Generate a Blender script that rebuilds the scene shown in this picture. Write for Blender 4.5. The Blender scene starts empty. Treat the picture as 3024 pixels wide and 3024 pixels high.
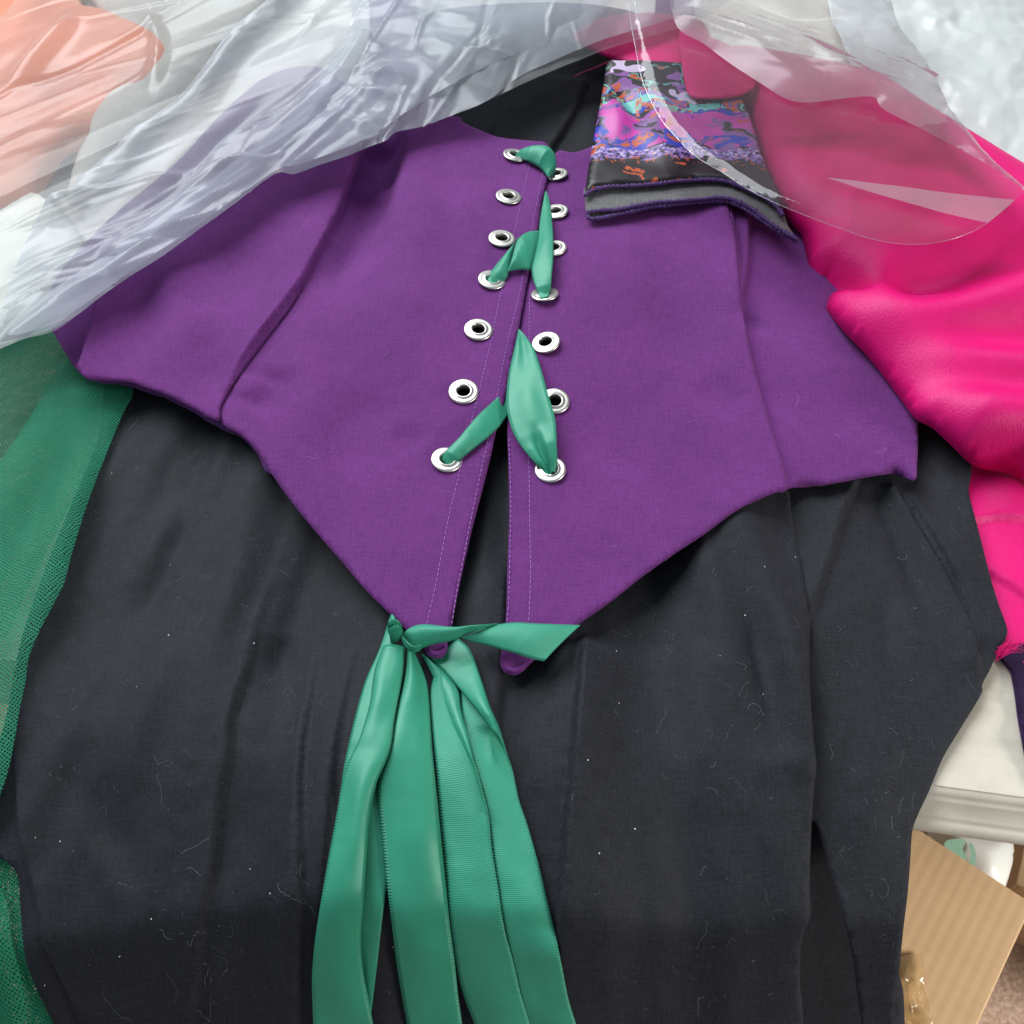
import bpy, math, random
import numpy as np
from mathutils import Vector
from mathutils.geometry import delaunay_2d_cdt

# ------------------------------------------------------------------ camera, world, light, exposure
sc = bpy.context.scene
HC = 0.43            # phone height above the table top
PITCH = 55.0         # looking down
F = 3028.0           # focal length in photo pixels (3024 wide)
cam_d = bpy.data.cameras.new('camera')
cam = bpy.data.objects.new('camera', cam_d)
sc.collection.objects.link(cam)
cam.location = (0, 0, HC)
cam.rotation_euler = (math.radians(90 - PITCH), 0, 0)
cam_d.sensor_width = 36
cam_d.lens = 36 * F / 3024
cam_d.clip_start = 0.01
cam_d.clip_end = 50
cam_d.dof.use_dof = True
cam_d.dof.focus_distance = 0.53
cam_d.dof.aperture_fstop = 20
sc.camera = cam

world = bpy.data.worlds.new('World')
sc.world = world
world.use_nodes = True
bg = world.node_tree.nodes['Background']
bg.inputs[0].default_value = (0.80, 0.90, 1.0, 1)
bg.inputs[1].default_value = 0.24

def area(name, loc, target, size, power, col):
    l = bpy.data.lights.new(name, 'AREA')
    l.shape = 'RECTANGLE'
    l.size, l.size_y = size
    l.energy = power
    l.color = col
    o = bpy.data.objects.new(name, l)
    sc.collection.objects.link(o)
    o.location = loc
    d = Vector(target) - Vector(loc)
    o.rotation_euler = d.to_track_quat('-Z', 'Y').to_euler()
    return o
# the bright open side beyond the table: a wide window / open front, high up
area('window_light', (-1.1, 1.9, 2.1), (0, 0.35, 0), (2.7, 1.9), 108, (0.93, 0.97, 1.0))
# unseen fill added low on the right to brighten the floor and box
lo = area('side_fill', (1.5, -0.35, 0.45), (0.36, 0.10, -0.5), (0.8, 0.6), 5.0, (1.0, 0.95, 0.87))
lo.data.spread = math.radians(60)
sc.view_settings.view_transform = 'Standard'
sc.view_settings.look = 'None'
sc.view_settings.gamma = 1
sc.view_settings.exposure = 0.15
sc.cycles.transparent_max_bounces = 24
sc.cycles.max_bounces = 10

# ------------------------------------------------------------------ pixel -> world
_p = math.radians(PITCH)
FW = np.array([0, math.cos(_p), -math.sin(_p)])
UP = np.array([0, math.sin(_p), math.cos(_p)])
RT = np.array([1.0, 0, 0])
CAM = np.array([0, 0, HC])

def rays(px):
    px = np.asarray(px, float)
    return ((px[:, :1] - 1512) / F) * RT + (-(px[:, 1:2] - 1512) / F) * UP + FW

def at_z(px, z):
    d = rays(px)
    t = (np.asarray(z) - HC) / d[:, 2]
    return (CAM + d * t[:, None])[:, :2]

def on(px, zf, it=25):
    """photo pixels -> xy where their rays meet the surface z = zf(xy)"""
    px = np.asarray(px, float)
    z = np.zeros(len(px)) + 0.01
    for _ in range(it):
        xy = at_z(px, z)
        z = 0.4 * z + 0.6 * zf(xy)
    return at_z(px, z)

def crop(x0, y0, w, out=1932.0):
    k = w / out
    return lambda *pts: [(x0 + a * k, y0 + b * k) for a, b in pts]
cA = crop(0, 0, 1024); cB = crop(1000, 0, 1024); cC = crop(2000, 0, 1024)
cD = crop(0, 1000, 1024); cE = crop(1000, 1000, 1024); cF = crop(2000, 1000, 1024)
cG = crop(0, 2000, 1024); cH = crop(2000, 2000, 1024)
cR = crop(900, 1750, 1274); cK = crop(1050, 1750, 700); cL = crop(1250, 950, 500)
cM = crop(1250, 400, 500, 1610.0); cS = crop(1650, 100, 800); cBox = crop(2600, 2200, 424, 994.0)

# ------------------------------------------------------------------ small maths
def catmull(p, n=10, closed=False):
    p = np.asarray(p, float)
    if len(p) < 3:
        return p
    if closed:
        q = np.vstack([p[-1], p, p[0], p[1]])
    else:
        q = np.vstack([2 * p[0] - p[1], p, 2 * p[-1] - p[-2]])
    out = []
    for i in range(len(q) - 3):
        a, b, c, d = q[i:i + 4]
        for k in range(n):
            t = k / n
            out.append(0.5 * (2 * b + (c - a) * t + (2 * a - 5 * b + 4 * c - d) * t * t + (3 * b - a - 3 * c + d) * t ** 3))
    if not closed:
        out.append(p[-1])
    return np.array(out)

def resample(p, step=None, n=None):
    p = np.asarray(p, float)
    seg = np.linalg.norm(np.diff(p, axis=0), axis=1)
    s = np.concatenate([[0], np.cumsum(seg)])
    if n is None:
        n = max(2, int(math.ceil(s[-1] / step)) + 1)
    t = np.linspace(0, s[-1], n)
    return np.stack([np.interp(t, s, p[:, k]) for k in range(p.shape[1])], 1)

def polydist(P, L):
    """signed distance to polyline L (positive = left of travel), parameter 0..1 along it"""
    seg = np.linalg.norm(np.diff(L, axis=0), axis=1)
    s0 = np.concatenate([[0], np.cumsum(seg)])
    best = np.full(len(P), 1e9); sg = np.ones(len(P)); par = np.zeros(len(P))
    for i in range(len(L) - 1):
        a, b = L[i], L[i + 1]
        ab = b - a
        l2 = ab @ ab + 1e-15
        t = np.clip(((P - a) @ ab) / l2, 0, 1)
        d = P - (a + t[:, None] * ab)
        dd = np.hypot(d[:, 0], d[:, 1])
        m = dd < best
        best[m] = dd[m]
        cr = ab[0] * (P[:, 1] - a[1]) - ab[1] * (P[:, 0] - a[0])
        sg[m] = np.where(cr[m] >= 0, 1, -1)
        par[m] = (s0[i] + t[m] * seg[i]) / s0[-1]
    return best * sg, par

def sstep(x):
    x = np.clip(x, 0, 1)
    return x * x * (3 - 2 * x)

def rot(P, deg, sx=1, sy=1):
    c, s = math.cos(math.radians(deg)), math.sin(math.radians(deg))
    return np.stack([(P[:, 0] * c + P[:, 1] * s) * sx, (-P[:, 0] * s + P[:, 1] * c) * sy], 1)

_rt = np.random.RandomState(7).rand(16, 128, 128)
def _h(i, j, s):
    return _rt[s % 16][i % 128, j % 128]
def vnoise(P, scale, s=0):
    u = P[:, 0] * scale + 13.7; v = P[:, 1] * scale + 29.3
    i = np.floor(u).astype(int); j = np.floor(v).astype(int)
    a = sstep(u - i); b = sstep(v - j)
    return ((_h(i, j, s) * (1 - a) + _h(i + 1, j, s) * a) * (1 - b) + (_h(i, j + 1, s) * (1 - a) + _h(i + 1, j + 1, s) * a) * b) * 2 - 1
_v1 = vnoise
def vnoise(P, scale, s=0):
    return 0.62 * (_v1(rot(P, 31), scale, s) + _v1(rot(P, -17) * 1.13, scale, s + 7))
def fbm(P, scale, s=0, o=3):
    r = 0; a = 1.0
    for k in range(o):
        r = r + a * vnoise(P, scale * 2 ** k, s + k); a *= 0.5
    return r
def facets(P, scale, s=0, warp=0.35):
    """creased plastic: flat triangles between random heights"""
    u = P[:, 0] * scale + warp * vnoise(P, scale * 0.7, s + 3) + 5.2
    v = P[:, 1] * scale + warp * vnoise(P, scale * 0.7, s + 5) + 8.1
    u = u + 0.5 * v
    i = np.floor(u).astype(int); j = np.floor(v).astype(int)
    a = u - i; b = v - j
    h00 = _h(i, j, s); h11 = _h(i + 1, j + 1, s); h10 = _h(i + 1, j, s); h01 = _h(i, j + 1, s)
    return np.where(a > b, h00 * (1 - a) + h10 * (a - b) + h11 * b, h00 * (1 - b) + h01 * (b - a) + h11 * a) * 2 - 1
class Field:
    """a cloth's height over the table: base function plus folds traced from the photograph"""
    def __init__(self, base):
        self.base = base; self.feat = []; self.guides = []; self.gain = 1.0
    def line(self, px):
        return resample(catmull(on(px, self.base), 6), 0.006)
    def step(self, px, h, w=0.002, L=0.03, side=1, taper=(0.0, 0.0), guide=True):
        l = self.line(px)
        self.feat.append(('s', l, h * self.gain, w, L, side, taper))
        if guide: self.guides.append((l, w))
        return self
    def ridge(self, px, h, w, taper=(0.4, 0.4), guide=False):
        l = self.line(px)
        self.feat.append(('r', l, h * self.gain, w, 0, 0, taper))
        if guide: self.guides.append((l, w * 0.5))
        return self
    def creases(self, px_box, ang, spread, count, h, w, length, seed, sharp=1.0):
        """many straight pulled folds in thin plastic"""
        r = np.random.RandomState(seed)
        for _ in range(count):
            c = at_z([(px_box[0] + r.rand() * (px_box[2] - px_box[0]), px_box[1] + r.rand() * (px_box[3] - px_box[1]))], 0.05)[0]
            a = math.radians((ang(c) if callable(ang) else ang) + r.randn() * spread)
            L = length[0] + (length[1] - length[0]) * r.rand() ** 2
            d = np.array([math.cos(a), math.sin(a)]); nn = np.array([-d[1], d[0]])
            bend = r.randn() * 0.04 * L
            l = np.array([c - d * L / 2, c + nn * bend, c + d * L / 2])
            hh = h * (0.4 + r.rand()) * (1 if r.rand() < 0.7 else -0.8)
            ww = w[0] + (w[1] - w[0]) * r.rand()
            self.feat.append(('t', l, hh, ww, ww, 1 if r.rand() < 0.5 else -1, (0.45, 0.45)))
        return self
    def __call__(self, P):
        z = self.base(P).copy()
        for k, l, h, w, L, side, tp in self.feat:
            R = max(3 * w, 4 * L)
            lo = l.min(0) - R; hi = l.max(0) + R
            m = (P[:, 0] > lo[0]) & (P[:, 0] < hi[0]) & (P[:, 1] > lo[1]) & (P[:, 1] < hi[1])
            if not m.any(): continue
            d, t = polydist(P[m], l)
            ta = np.ones(len(t))
            if tp[0] > 0: ta = ta * sstep(t / tp[0])
            if tp[1] > 0: ta = ta * sstep((1 - t) / tp[1])
            if k == 't':
                q = d * side
                z[m] += h * ta * np.where(q < 0, np.clip(1 + q / w, 0, 1), np.clip(1 - q / (2.2 * w), 0, 1))
            elif k == 's':
                s = d * side
                z[m] += h * ta * sstep((s + w) / (2 * w)) * np.exp(-np.maximum(s, 0) / L)
            else:
                z[m] += h * ta * np.exp(-(d / w) ** 2)
        return z

def const(z):
    return lambda P: np.full(len(P), float(z))

# ------------------------------------------------------------------ materials
def new_mat(name):
    m = bpy.data.materials.new(name)
    m.use_nodes = True
    nt = m.node_tree
    nt.nodes.clear()
    return m, nt
class N:
    def __init__(self, nt): self.nt = nt
    def __call__(self, typ, ins=None, **kw):
        n = self.nt.nodes.new(typ)
        for k, v in kw.items(): setattr(n, k, v)
        for k, v in (ins or {}).items():
            if hasattr(v, 'outputs'): v = v.outputs[0]
            if isinstance(v, bpy.types.NodeSocket): self.nt.links.new(v, n.inputs[k])
            else: n.inputs[k].default_value = v
        return n
    def math(self, op, a, b=0.0, c=0.0):
        return self('ShaderNodeMath', {0: a, 1: b, 2: c}, operation=op)
    def mix(self, f, a, b):
        n = self.nt.nodes.new('ShaderNodeMix'); n.data_type = 'RGBA'
        for k, v in ((0, f), (6, a), (7, b)):
            if hasattr(v, 'outputs'): v = v.outputs[0]
            if isinstance(v, bpy.types.NodeSocket): self.nt.links.new(v, n.inputs[k])
            else: n.inputs[k].default_value = v
        return n.outputs[2]
    def ramp(self, f, stops, interp='LINEAR'):
        n = self('ShaderNodeValToRGB', {0: f})
        n.color_ramp.interpolation = interp
        el = n.color_ramp.elements
        while len(el) > 1: el.remove(el[0])
        el[0].position = stops[0][0]; el[0].color = stops[0][1]
        for p, c in stops[1:]:
            e = el.new(p); e.color = c
        return n.outputs[0]
    def noise(self, vec, scale, detail=3, rough=0.55, dist=0.0):
        return self('ShaderNodeTexNoise', {'Vector': vec, 'Scale': scale, 'Detail': detail, 'Roughness': rough, 'Distortion': dist})
    def scaled(self, vec, s, r=0.0):
        return self('ShaderNodeMapping', {'Vector': vec, 'Scale': s, 'Rotation': (0, 0, r)})
    def out(self, sh):
        self('ShaderNodeOutputMaterial', {'Surface': sh})
def rgba(c): return (c[0], c[1], c[2], 1)

def cloth_mat(name, col, col2, rough=0.85, sheen=0.25, sheen_tint=None, grain=5.0, twill=0.00055, bump=0.25, ang=0.6, fuzz=0.0, spec=0.25):
    m, nt = new_mat(name); n = N(nt)
    uv = n('ShaderNodeUVMap').outputs[0]
    # twill threads
    w1 = n('ShaderNodeTexWave', {'Vector': n.scaled(uv, (1, 1, 1), ang), 'Scale': 1 / twill / 20 * 1.0, 'Distortion': 1.5, 'Detail': 2, 'Detail Scale': 3.0}, wave_type='BANDS', bands_direction='X')
    fine = n.noise(uv, 1100, 3, 0.75)
    slub = n.noise(n.scaled(uv, (900, 120, 1)), 1.0, 3, 0.6)
    slub2 = n.noise(n.scaled(uv, (120, 900, 1)), 1.0, 3, 0.6)
    big = n.noise(uv, 18, 4, 0.6)
    mott = n.math('ADD', n.math('MULTIPLY', fine, 0.5), n.math('ADD', n.math('MULTIPLY', slub, 0.25), n.math('MULTIPLY', slub2, 0.25)))
    f = n.math('MULTIPLY_ADD', n.math('SUBTRACT', mott, 0.5), grain, 0.5)
    f = n.math('ADD', f, n.math('MULTIPLY', n.math('SUBTRACT', big, 0.5), 0.9))
    f.use_clamp = True
    c = n.mix(f, rgba(col), rgba(col2))
    hgt = n.math('ADD', n.math('MULTIPLY', w1, 0.15), n.math('ADD', fine, n.math('MULTIPLY', big, 6.0)))
    b = n('ShaderNodeBump', {'Strength': bump, 'Distance': 0.0004, 'Height': hgt})
    st = sheen_tint or tuple(min(1, x * 2 + 0.1) for x in col2)
    p = n('ShaderNodeBsdfPrincipled', {'Base Color': c, 'Roughness': rough, 'Specular IOR Level': spec, 'Sheen Weight': sheen, 'Sheen Roughness': 0.5, 'Sheen Tint': rgba(st), 'Normal': b})
    n.out(p)
    return m

def satin_mat(name, col, rough=0.38, aniso=0.5, crepe=0.0, selvedge=False, rib=0.0, coat=0.0, spec=0.5, spectint=(1, 1, 1)):
    m, nt = new_mat(name); n = N(nt)
    uv = n('ShaderNodeUVMap').outputs[0]
    big = n.noise(uv, 35, 4, 0.6)
    dark = tuple(x * 0.80 for x in col); lite = tuple(min(1, x * 1.15) for x in col)
    c = n.mix(big, rgba(dark), rgba(lite))
    hgt = n.math('MULTIPLY', n.noise(uv, 25, 3), 4.0)
    if crepe:
        cr = n.noise(n.scaled(uv, (1.0, 0.5, 1), 0.5), 1300, 3, 0.7, 0.3)
        hgt = n.math('ADD', hgt, n.math('MULTIPLY', cr, crepe))
    if rib:
        w = n('ShaderNodeTexWave', {'Vector': uv, 'Scale': 420, 'Distortion': 0.4}, wave_type='BANDS', bands_direction='Y')
        hgt = n.math('ADD', hgt, n.math('MULTIPLY', w, rib))
    if selvedge:
        # woven edge: two little ridges along each side of the ribbon, u is metres across
        at = n('ShaderNodeAttribute', attribute_name='edge')
        e = n.math('LESS_THAN', at.outputs['Fac'], 0.065)
        w2 = n('ShaderNodeTexWave', {'Vector': uv, 'Scale': 260, 'Distortion': 1.0}, wave_type='BANDS', bands_direction='Y')
        hgt = n.math('ADD', hgt, n.math('MULTIPLY', n.math('MULTIPLY', e, w2), 5.0))
        c = n.mix(n.math('MULTIPLY', e, 0.18), c, rgba(tuple(x * 0.55 for x in col)))
    b = n('ShaderNodeBump', {'Strength': 0.35, 'Distance': 0.0005, 'Height': hgt})
    tan = n('ShaderNodeTangent', direction_type='UV_MAP')
    p = n('ShaderNodeBsdfPrincipled', {'Base Color': c, 'Roughness': rough, 'Specular IOR Level': spec, 'Specular Tint': rgba(spectint), 'Anisotropic': aniso, 'Tangent': tan,
                                      'Sheen Weight': 0.15, 'Sheen Roughness': 0.4, 'Sheen Tint': rgba(lite), 'Normal': b})
    n.out(p)
    return m

def film_mat(name, haze, rough=0.14, tint=(0.95, 0.97, 0.98), body=(0.86, 0.89, 0.92), gloss=1.0, bump=0.3, patch=0.0, ior=1.5):
    m, nt = new_mat(name); n = N(nt)
    uv = n('ShaderNodeUVMap').outputs[0]
    b = n('ShaderNodeBump', {'Strength': bump, 'Distance': 0.001, 'Height': n.math('ADD', n.noise(uv, 60, 4, 0.6), n.math('MULTIPLY', n.noise(n.scaled(uv, (1, 0.2, 1), 0.7), 180, 3), 0.5))})
    tr = n('ShaderNodeBsdfTransparent', {'Color': rgba(tint)})
    df = n('ShaderNodeBsdfDiffuse', {'Color': rgba(body), 'Normal': b})
    tl = n('ShaderNodeBsdfTranslucent', {'Color': rgba(body), 'Normal': b})
    milk = n('ShaderNodeMixShader', {0: 0.45, 1: df, 2: tl})
    hz = n.noise(uv, 14, 4, 0.6)
    fac = n.math('ADD', haze, n.math('MULTIPLY', n.math('SUBTRACT', hz, 0.5), patch)); fac.use_clamp = True
    bd = n('ShaderNodeMixShader', {0: fac, 1: tr, 2: milk})
    gl = n('ShaderNodeBsdfGlossy', {'Color': (1, 1, 1, 1), 'Roughness': rough, 'Normal': b})
    fr = n('ShaderNodeFresnel', {'IOR': ior, 'Normal': b})
    fg = n.math('MULTIPLY', fr, gloss); fg.use_clamp = True
    n.out(n('ShaderNodeMixShader', {0: fg, 1: bd, 2: gl}))
    return m

def plain_mat(name, col, rough=0.6, metal=0.0, bump=0.0, bscale=200, var=0.15, spec=0.5, vscale=40):
    m, nt = new_mat(name); n = N(nt)
    tc = n('ShaderNodeTexCoord').outputs['Object']
    v = n.noise(tc, vscale, 5, 0.6)
    c = n.mix(v, rgba(tuple(x * (1 - var) for x in col)), rgba(tuple(min(1, x * (1 + var)) for x in col)))
    ins = {'Base Color': c, 'Roughness': rough, 'Metallic': metal, 'Specular IOR Level': spec}
    if bump:
        ins['Normal'] = n('ShaderNodeBump', {'Strength': bump, 'Distance': 0.001, 'Height': n.noise(tc, bscale, 4)})
    n.out(n('ShaderNodeBsdfPrincipled', ins))
    return m

def net_mat(name, col, cell, fill, ang=0.6):
    m, nt = new_mat(name); n = N(nt)
    uv = n('ShaderNodeUVMap').outputs[0]
    ds = n.noise(uv, 90, 3)
    uvd = n('ShaderNodeVectorMath', {0: uv, 1: n('ShaderNodeVectorMath', {0: ds.outputs['Color'], 'Scale': 0.004}, operation='SCALE')}, operation='ADD')
    mp = n.scaled(uvd, (1, 1, 1), ang)
    sep = n('ShaderNodeSeparateXYZ', {0: mp})
    k = 2 * math.pi / cell
    s1 = n.math('SINE', n.math('MULTIPLY', sep.outputs[0], k))
    s2 = n.math('SINE', n.math('MULTIPLY', sep.outputs[1], k * 0.8))
    mx = n.math('MAXIMUM', s1, s2)
    solid = n.math('GREATER_THAN', n.math('ADD', mx, n.math('MULTIPLY', n.noise(uv, 500, 2), 0.5)), fill)
    v = n.noise(uv, 30, 4)
    c = n.mix(v, rgba(tuple(x * 0.7 for x in col)), rgba(tuple(min(1, x * 1.25) for x in col)))
    p = n('ShaderNodeBsdfPrincipled', {'Base Color': c, 'Roughness': 0.55, 'Specular IOR Level': 0.3, 'Sheen Weight': 0.0,
          'Normal': n('ShaderNodeBump', {'Strength': 0.6, 'Distance': 0.0004, 'Height': mx})})
    tl = n('ShaderNodeBsdfTranslucent', {'Color': rgba(col)})
    body = n('ShaderNodeMixShader', {0: 0.25, 1: p, 2: tl})
    tr = n('ShaderNodeBsdfTransparent', {'Color': (1, 1, 1, 1)})
    n.out(n('ShaderNodeMixShader', {0: solid, 1: tr, 2: body}))
    return m

def print_mat(name, hemy, topy):
    """painterly strata of lilac, pink, blue and near-black"""
    m, nt = new_mat(name); n = N(nt)
    uv = n('ShaderNodeUVMap').outputs[0]
    mp = n.scaled(uv, (1, 1, 1), 0.0)
    big = n.noise(mp, 26, 5, 0.65, 1.2)
    sep = n('ShaderNodeSeparateXYZ', {0: uv})
    # distance up from the hem, 0..1 over 16 cm, wobbled
    t = n.math('MULTIPLY', n.math('SUBTRACT', n.math('ADD', sep.outputs[1], n.math('MULTIPLY', sep.outputs[0], 0.10)), hemy), 1 / (topy - hemy))
    t = n.math('ADD', t, n.math('MULTIPLY', n.math('SUBTRACT', big, 0.5), 0.30))
    K = (0.012, 0.008, 0.012, 1); LIL = (0.24, 0.10, 0.33, 1); PK = (0.58, 0.05, 0.38, 1); BL = (0.025, 0.05, 0.44, 1)
    OR = (0.55, 0.10, 0.03, 1); TE = (0.14, 0.52, 0.46, 1); WH = (0.58, 0.48, 0.66, 1)
    wv = n('ShaderNodeVectorMath', {0: mp, 1: n('ShaderNodeVectorMath', {0: n.noise(mp, 40, 2).outputs['Color'], 'Scale': 0.03}, operation='SCALE')}, operation='ADD')
    wv = n.scaled(wv, (0.75, 1.25, 1), 0.25)
    nA = n.noise(wv, 50, 1.5, 0.5, 1.0); nB = n.noise(n.scaled(wv, (1, 1, 1), 1.1), 38, 1.5, 0.5, 1.0); nC = n.noise(n.scaled(wv, (1, 1, 1), 2.3), 66, 1.5, 0.5, 0.6)
    def band(lo, hi):
        return n.math('MULTIPLY', n.math('GREATER_THAN', t, lo), n.math('LESS_THAN', t, hi))
    def win(v, lo, hi):
        return n.math('MULTIPLY', n.math('GREATER_THAN', v, lo), n.math('LESS_THAN', v, hi))
    c = n.mix(win(nA, 0.56, 1.0), K, LIL)
    c = n.mix(n.math('MULTIPLY', band(0.26, 0.56), n.math('GREATER_THAN', nB, 0.43)), c, PK)
    c = n.mix(n.math('MULTIPLY', band(0.26, 0.56), win(nB, 0.36, 0.44)), c, LIL)
    c = n.mix(n.math('MULTIPLY', band(0.22, 0.34), n.math('GREATER_THAN', nC, 0.50)), c, BL)
    c = n.mix(n.math('MULTIPLY', band(0.52, 0.66), n.math('GREATER_THAN', nC, 0.52)), c, BL)
    c = n.mix(n.math('MULTIPLY', band(0.54, 0.64), win(nA, 0.47, 0.53)), c, TE)
    c = n.mix(n.math('MULTIPLY', band(0.56, 0.72), win(nC, 0.40, 0.44)), c, OR)
    c = n.mix(n.math('MULTIPLY', band(0.60, 2.0), win(nB, 0.60, 1.0)), c, WH)
    c = n.mix(n.math('MULTIPLY', band(0.60, 2.0), win(nC, 0.575, 0.61)), c, TE)
    spk = n.noise(mp, 330, 3, 0.7)
    c = n.mix(n.math('LESS_THAN', t, 0.19), c, K)
    c = n.mix(n.math('MULTIPLY', band(0.15, 0.235), n.math('GREATER_THAN', spk, 0.46)), c, (0.26, 0.16, 0.52, 1))
    c = n.mix(n.math('MULTIPLY', band(0.16, 0.235), n.math('GREATER_THAN', spk, 0.56)), c, WH)
    c = n.mix(n.math('MULTIPLY', band(0.12, 0.18), n.math('GREATER_THAN', spk, 0.58)), c, OR)
    c = n.mix(n.math('MULTIPLY', win(nC, 0.63, 1.0), n.math('GREATER_THAN', spk, 0.45)), c, OR)
    # fine brush speckle
    sp = n.noise(n.scaled(uv, (1, 0.5, 1), 0.3), 420, 3, 0.6)
    c = n.mix(n.math('MULTIPLY', n.math('GREATER_THAN', sp, 0.66), 0.5), c, K)
    b = n('ShaderNodeBump', {'Strength': 0.2, 'Distance': 0.0005, 'Height': n.noise(uv, 60, 4)})
    n.out(n('ShaderNodeBsdfPrincipled', {'Base Color': c, 'Roughness': 0.4, 'Specular IOR Level': 0.5, 'Normal': b}))
    return m

M = {}
M['purple'] = cloth_mat('purple_cotton', (0.100, 0.019, 0.133), (0.192, 0.041, 0.236), 0.85, 0.10, (0.8, 0.45, 0.85), grain=3.6, bump=0.3)
M['purple_dark'] = cloth_mat('purple_lining', (0.13, 0.038, 0.19), (0.18, 0.055, 0.25), 0.9, 0.1, (0.6, 0.4, 0.8))
M['black'] = cloth_mat('black_cotton', (0.0050, 0.0058, 0.0088), (0.0195, 0.0215, 0.0305), 0.74, 0.03, (0.6, 0.65, 0.8), bump=0.3, ang=-0.7, spec=0.32)
M['green'] = satin_mat('green_satin', (0.036, 0.31, 0.19), 0.44, 0.4, selvedge=True, spec=0.65, spectint=(0.7, 1.0, 0.88))
M['green_back'] = satin_mat('green_satin_back', (0.043, 0.35, 0.22), 0.48, 0.3, selvedge=True, rib=0.6, spec=0.7, spectint=(0.7, 1.0, 0.88))
M['pink'] = satin_mat('hot_pink_satin', (0.80, 0.005, 0.185), 0.45, 0.2, crepe=2.4, spec=0.55, spectint=(1, 0.6, 0.85))
M['net'] = net_mat('green_net', (0.028, 0.32, 0.18), 0.00105, 0.46, 0.5)
M['net_sheer'] = net_mat('green_net_sheer', (0.03, 0.25, 0.14), 0.0011, 0.75, 0.9)
M['print'] = print_mat('printed_cotton', float(at_z([(1900, 540)], 0.033)[0] @ np.array([0.10, 1])), float(at_z([(1830, 190)], 0.033)[0] @ np.array([0.10, 1])))
M['print_back'] = cloth_mat('printed_back', (0.09, 0.09, 0.092), (0.19, 0.19, 0.19), 0.6, 0.1, (0.8, 0.8, 0.8))
M['hem'] = plain_mat('purple_overlock', (0.10, 0.045, 0.18), 0.8, bump=0.9, bscale=900, var=0.7, vscale=700)
M['thread'] = plain_mat('lilac_thread', (0.42, 0.17, 0.58), 0.6)
M['bag'] = film_mat('bag_film', 0.22, 0.24, patch=0.25, gloss=0.62, bump=0.03, body=(0.84, 0.86, 0.88))
M['bag_milky'] = film_mat('bag_film_folded', 0.36, 0.25, patch=0.3, body=(0.80, 0.85, 0.93), gloss=0.62, bump=0.03)
M['clear'] = film_mat('clear_film', 0.05, 0.08, patch=0.05, gloss=0.9, bump=0.02)
M['clear_fold'] = film_mat('clear_film_folded', 0.33, 0.24, patch=0.3, bump=0.03, gloss=0.8, body=(0.75, 0.76, 0.77))
M['whitefilm'] = plain_mat('white_plastic', (0.64, 0.67, 0.655), 0.3, bump=0.15, bscale=60, var=0.03)
M['cream'] = plain_mat('cream_cloth', (0.74, 0.75, 0.66), 0.6, var=0.05)
M['coral'] = cloth_mat('coral_cotton', (0.70, 0.24, 0.14), (0.82, 0.31, 0.19), 0.7, 0.2)
M['beige'] = cloth_mat('pale_grey_cotton', (0.40, 0.40, 0.36), (0.52, 0.51, 0.46), 0.8, 0.1)
M['metal'] = plain_mat('nickel', (0.70, 0.68, 0.62), 0.36, 1.0, var=0.04, bump=0.06, bscale=500)
M['card'] = None
M['lint'] = plain_mat('grey_lint', (0.22, 0.23, 0.25), 0.9)
M['speck'] = plain_mat('white_speck', (0.8, 0.8, 0.78), 0.8)
M['pinkthread'] = plain_mat('pink_thread', (0.55, 0.03, 0.16), 0.6)
M['velvet'] = cloth_mat('dark_purple_velvet', (0.012, 0.005, 0.022), (0.03, 0.012, 0.05), 0.95, 0.5, (0.3, 0.15, 0.45))

def paint_mat():
    m, nt = new_mat('cream_paint'); n = N(nt)
    tc = n('ShaderNodeTexCoord').outputs['Object']
    grain = n.noise(n.scaled(tc, (9, 160, 160)), 1.0, 5, 0.65)
    dirt = n.noise(tc, 22, 6, 0.7)
    c = n.mix(n.ramp(dirt, [(0.42, (0, 0, 0, 1)), (0.75, (1, 1, 1, 1))]), (0.70, 0.655, 0.555, 1), (0.56, 0.50, 0.40, 1))
    c = n.mix(n.ramp(grain, [(0.45, (0, 0, 0, 1)), (0.8, (0.5, 0.5, 0.5, 1))]), c, (0.52, 0.47, 0.38, 1))
    b = n('ShaderNodeBump', {'Strength': 0.25, 'Distance': 0.001, 'Height': grain})
    n.out(n('ShaderNodeBsdfPrincipled', {'Base Color': c, 'Roughness': 0.42, 'Normal': b}))
    return m
def card_mat():
    m, nt = new_mat('cardboard'); n = N(nt)
    tc = n('ShaderNodeTexCoord').outputs['Object']
    w = n('ShaderNodeTexWave', {'Vector': tc, 'Scale': 1 / 0.0085 / 20 * 6.28 / 6.28, 'Distortion': 0.35, 'Detail': 2}, wave_type='BANDS', bands_direction='X')
    w.inputs['Scale'].default_value = 2 * math.pi / (20 * 0.0085)
    fib = n.noise(n.scaled(tc, (30, 150, 30)), 1.0, 5, 0.7)
    c = n.mix(n.math('ADD', n.math('MULTIPLY', w, 0.05), n.math('MULTIPLY', fib, 0.75)), (0.46, 0.30, 0.16, 1), (0.58, 0.40, 0.23, 1))
    b = n('ShaderNodeBump', {'Strength': 0.12, 'Distance': 0.001, 'Height': w})
    n.out(n('ShaderNodeBsdfPrincipled', {'Base Color': c, 'Roughness': 0.75, 'Normal': b}))
    return m
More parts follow.
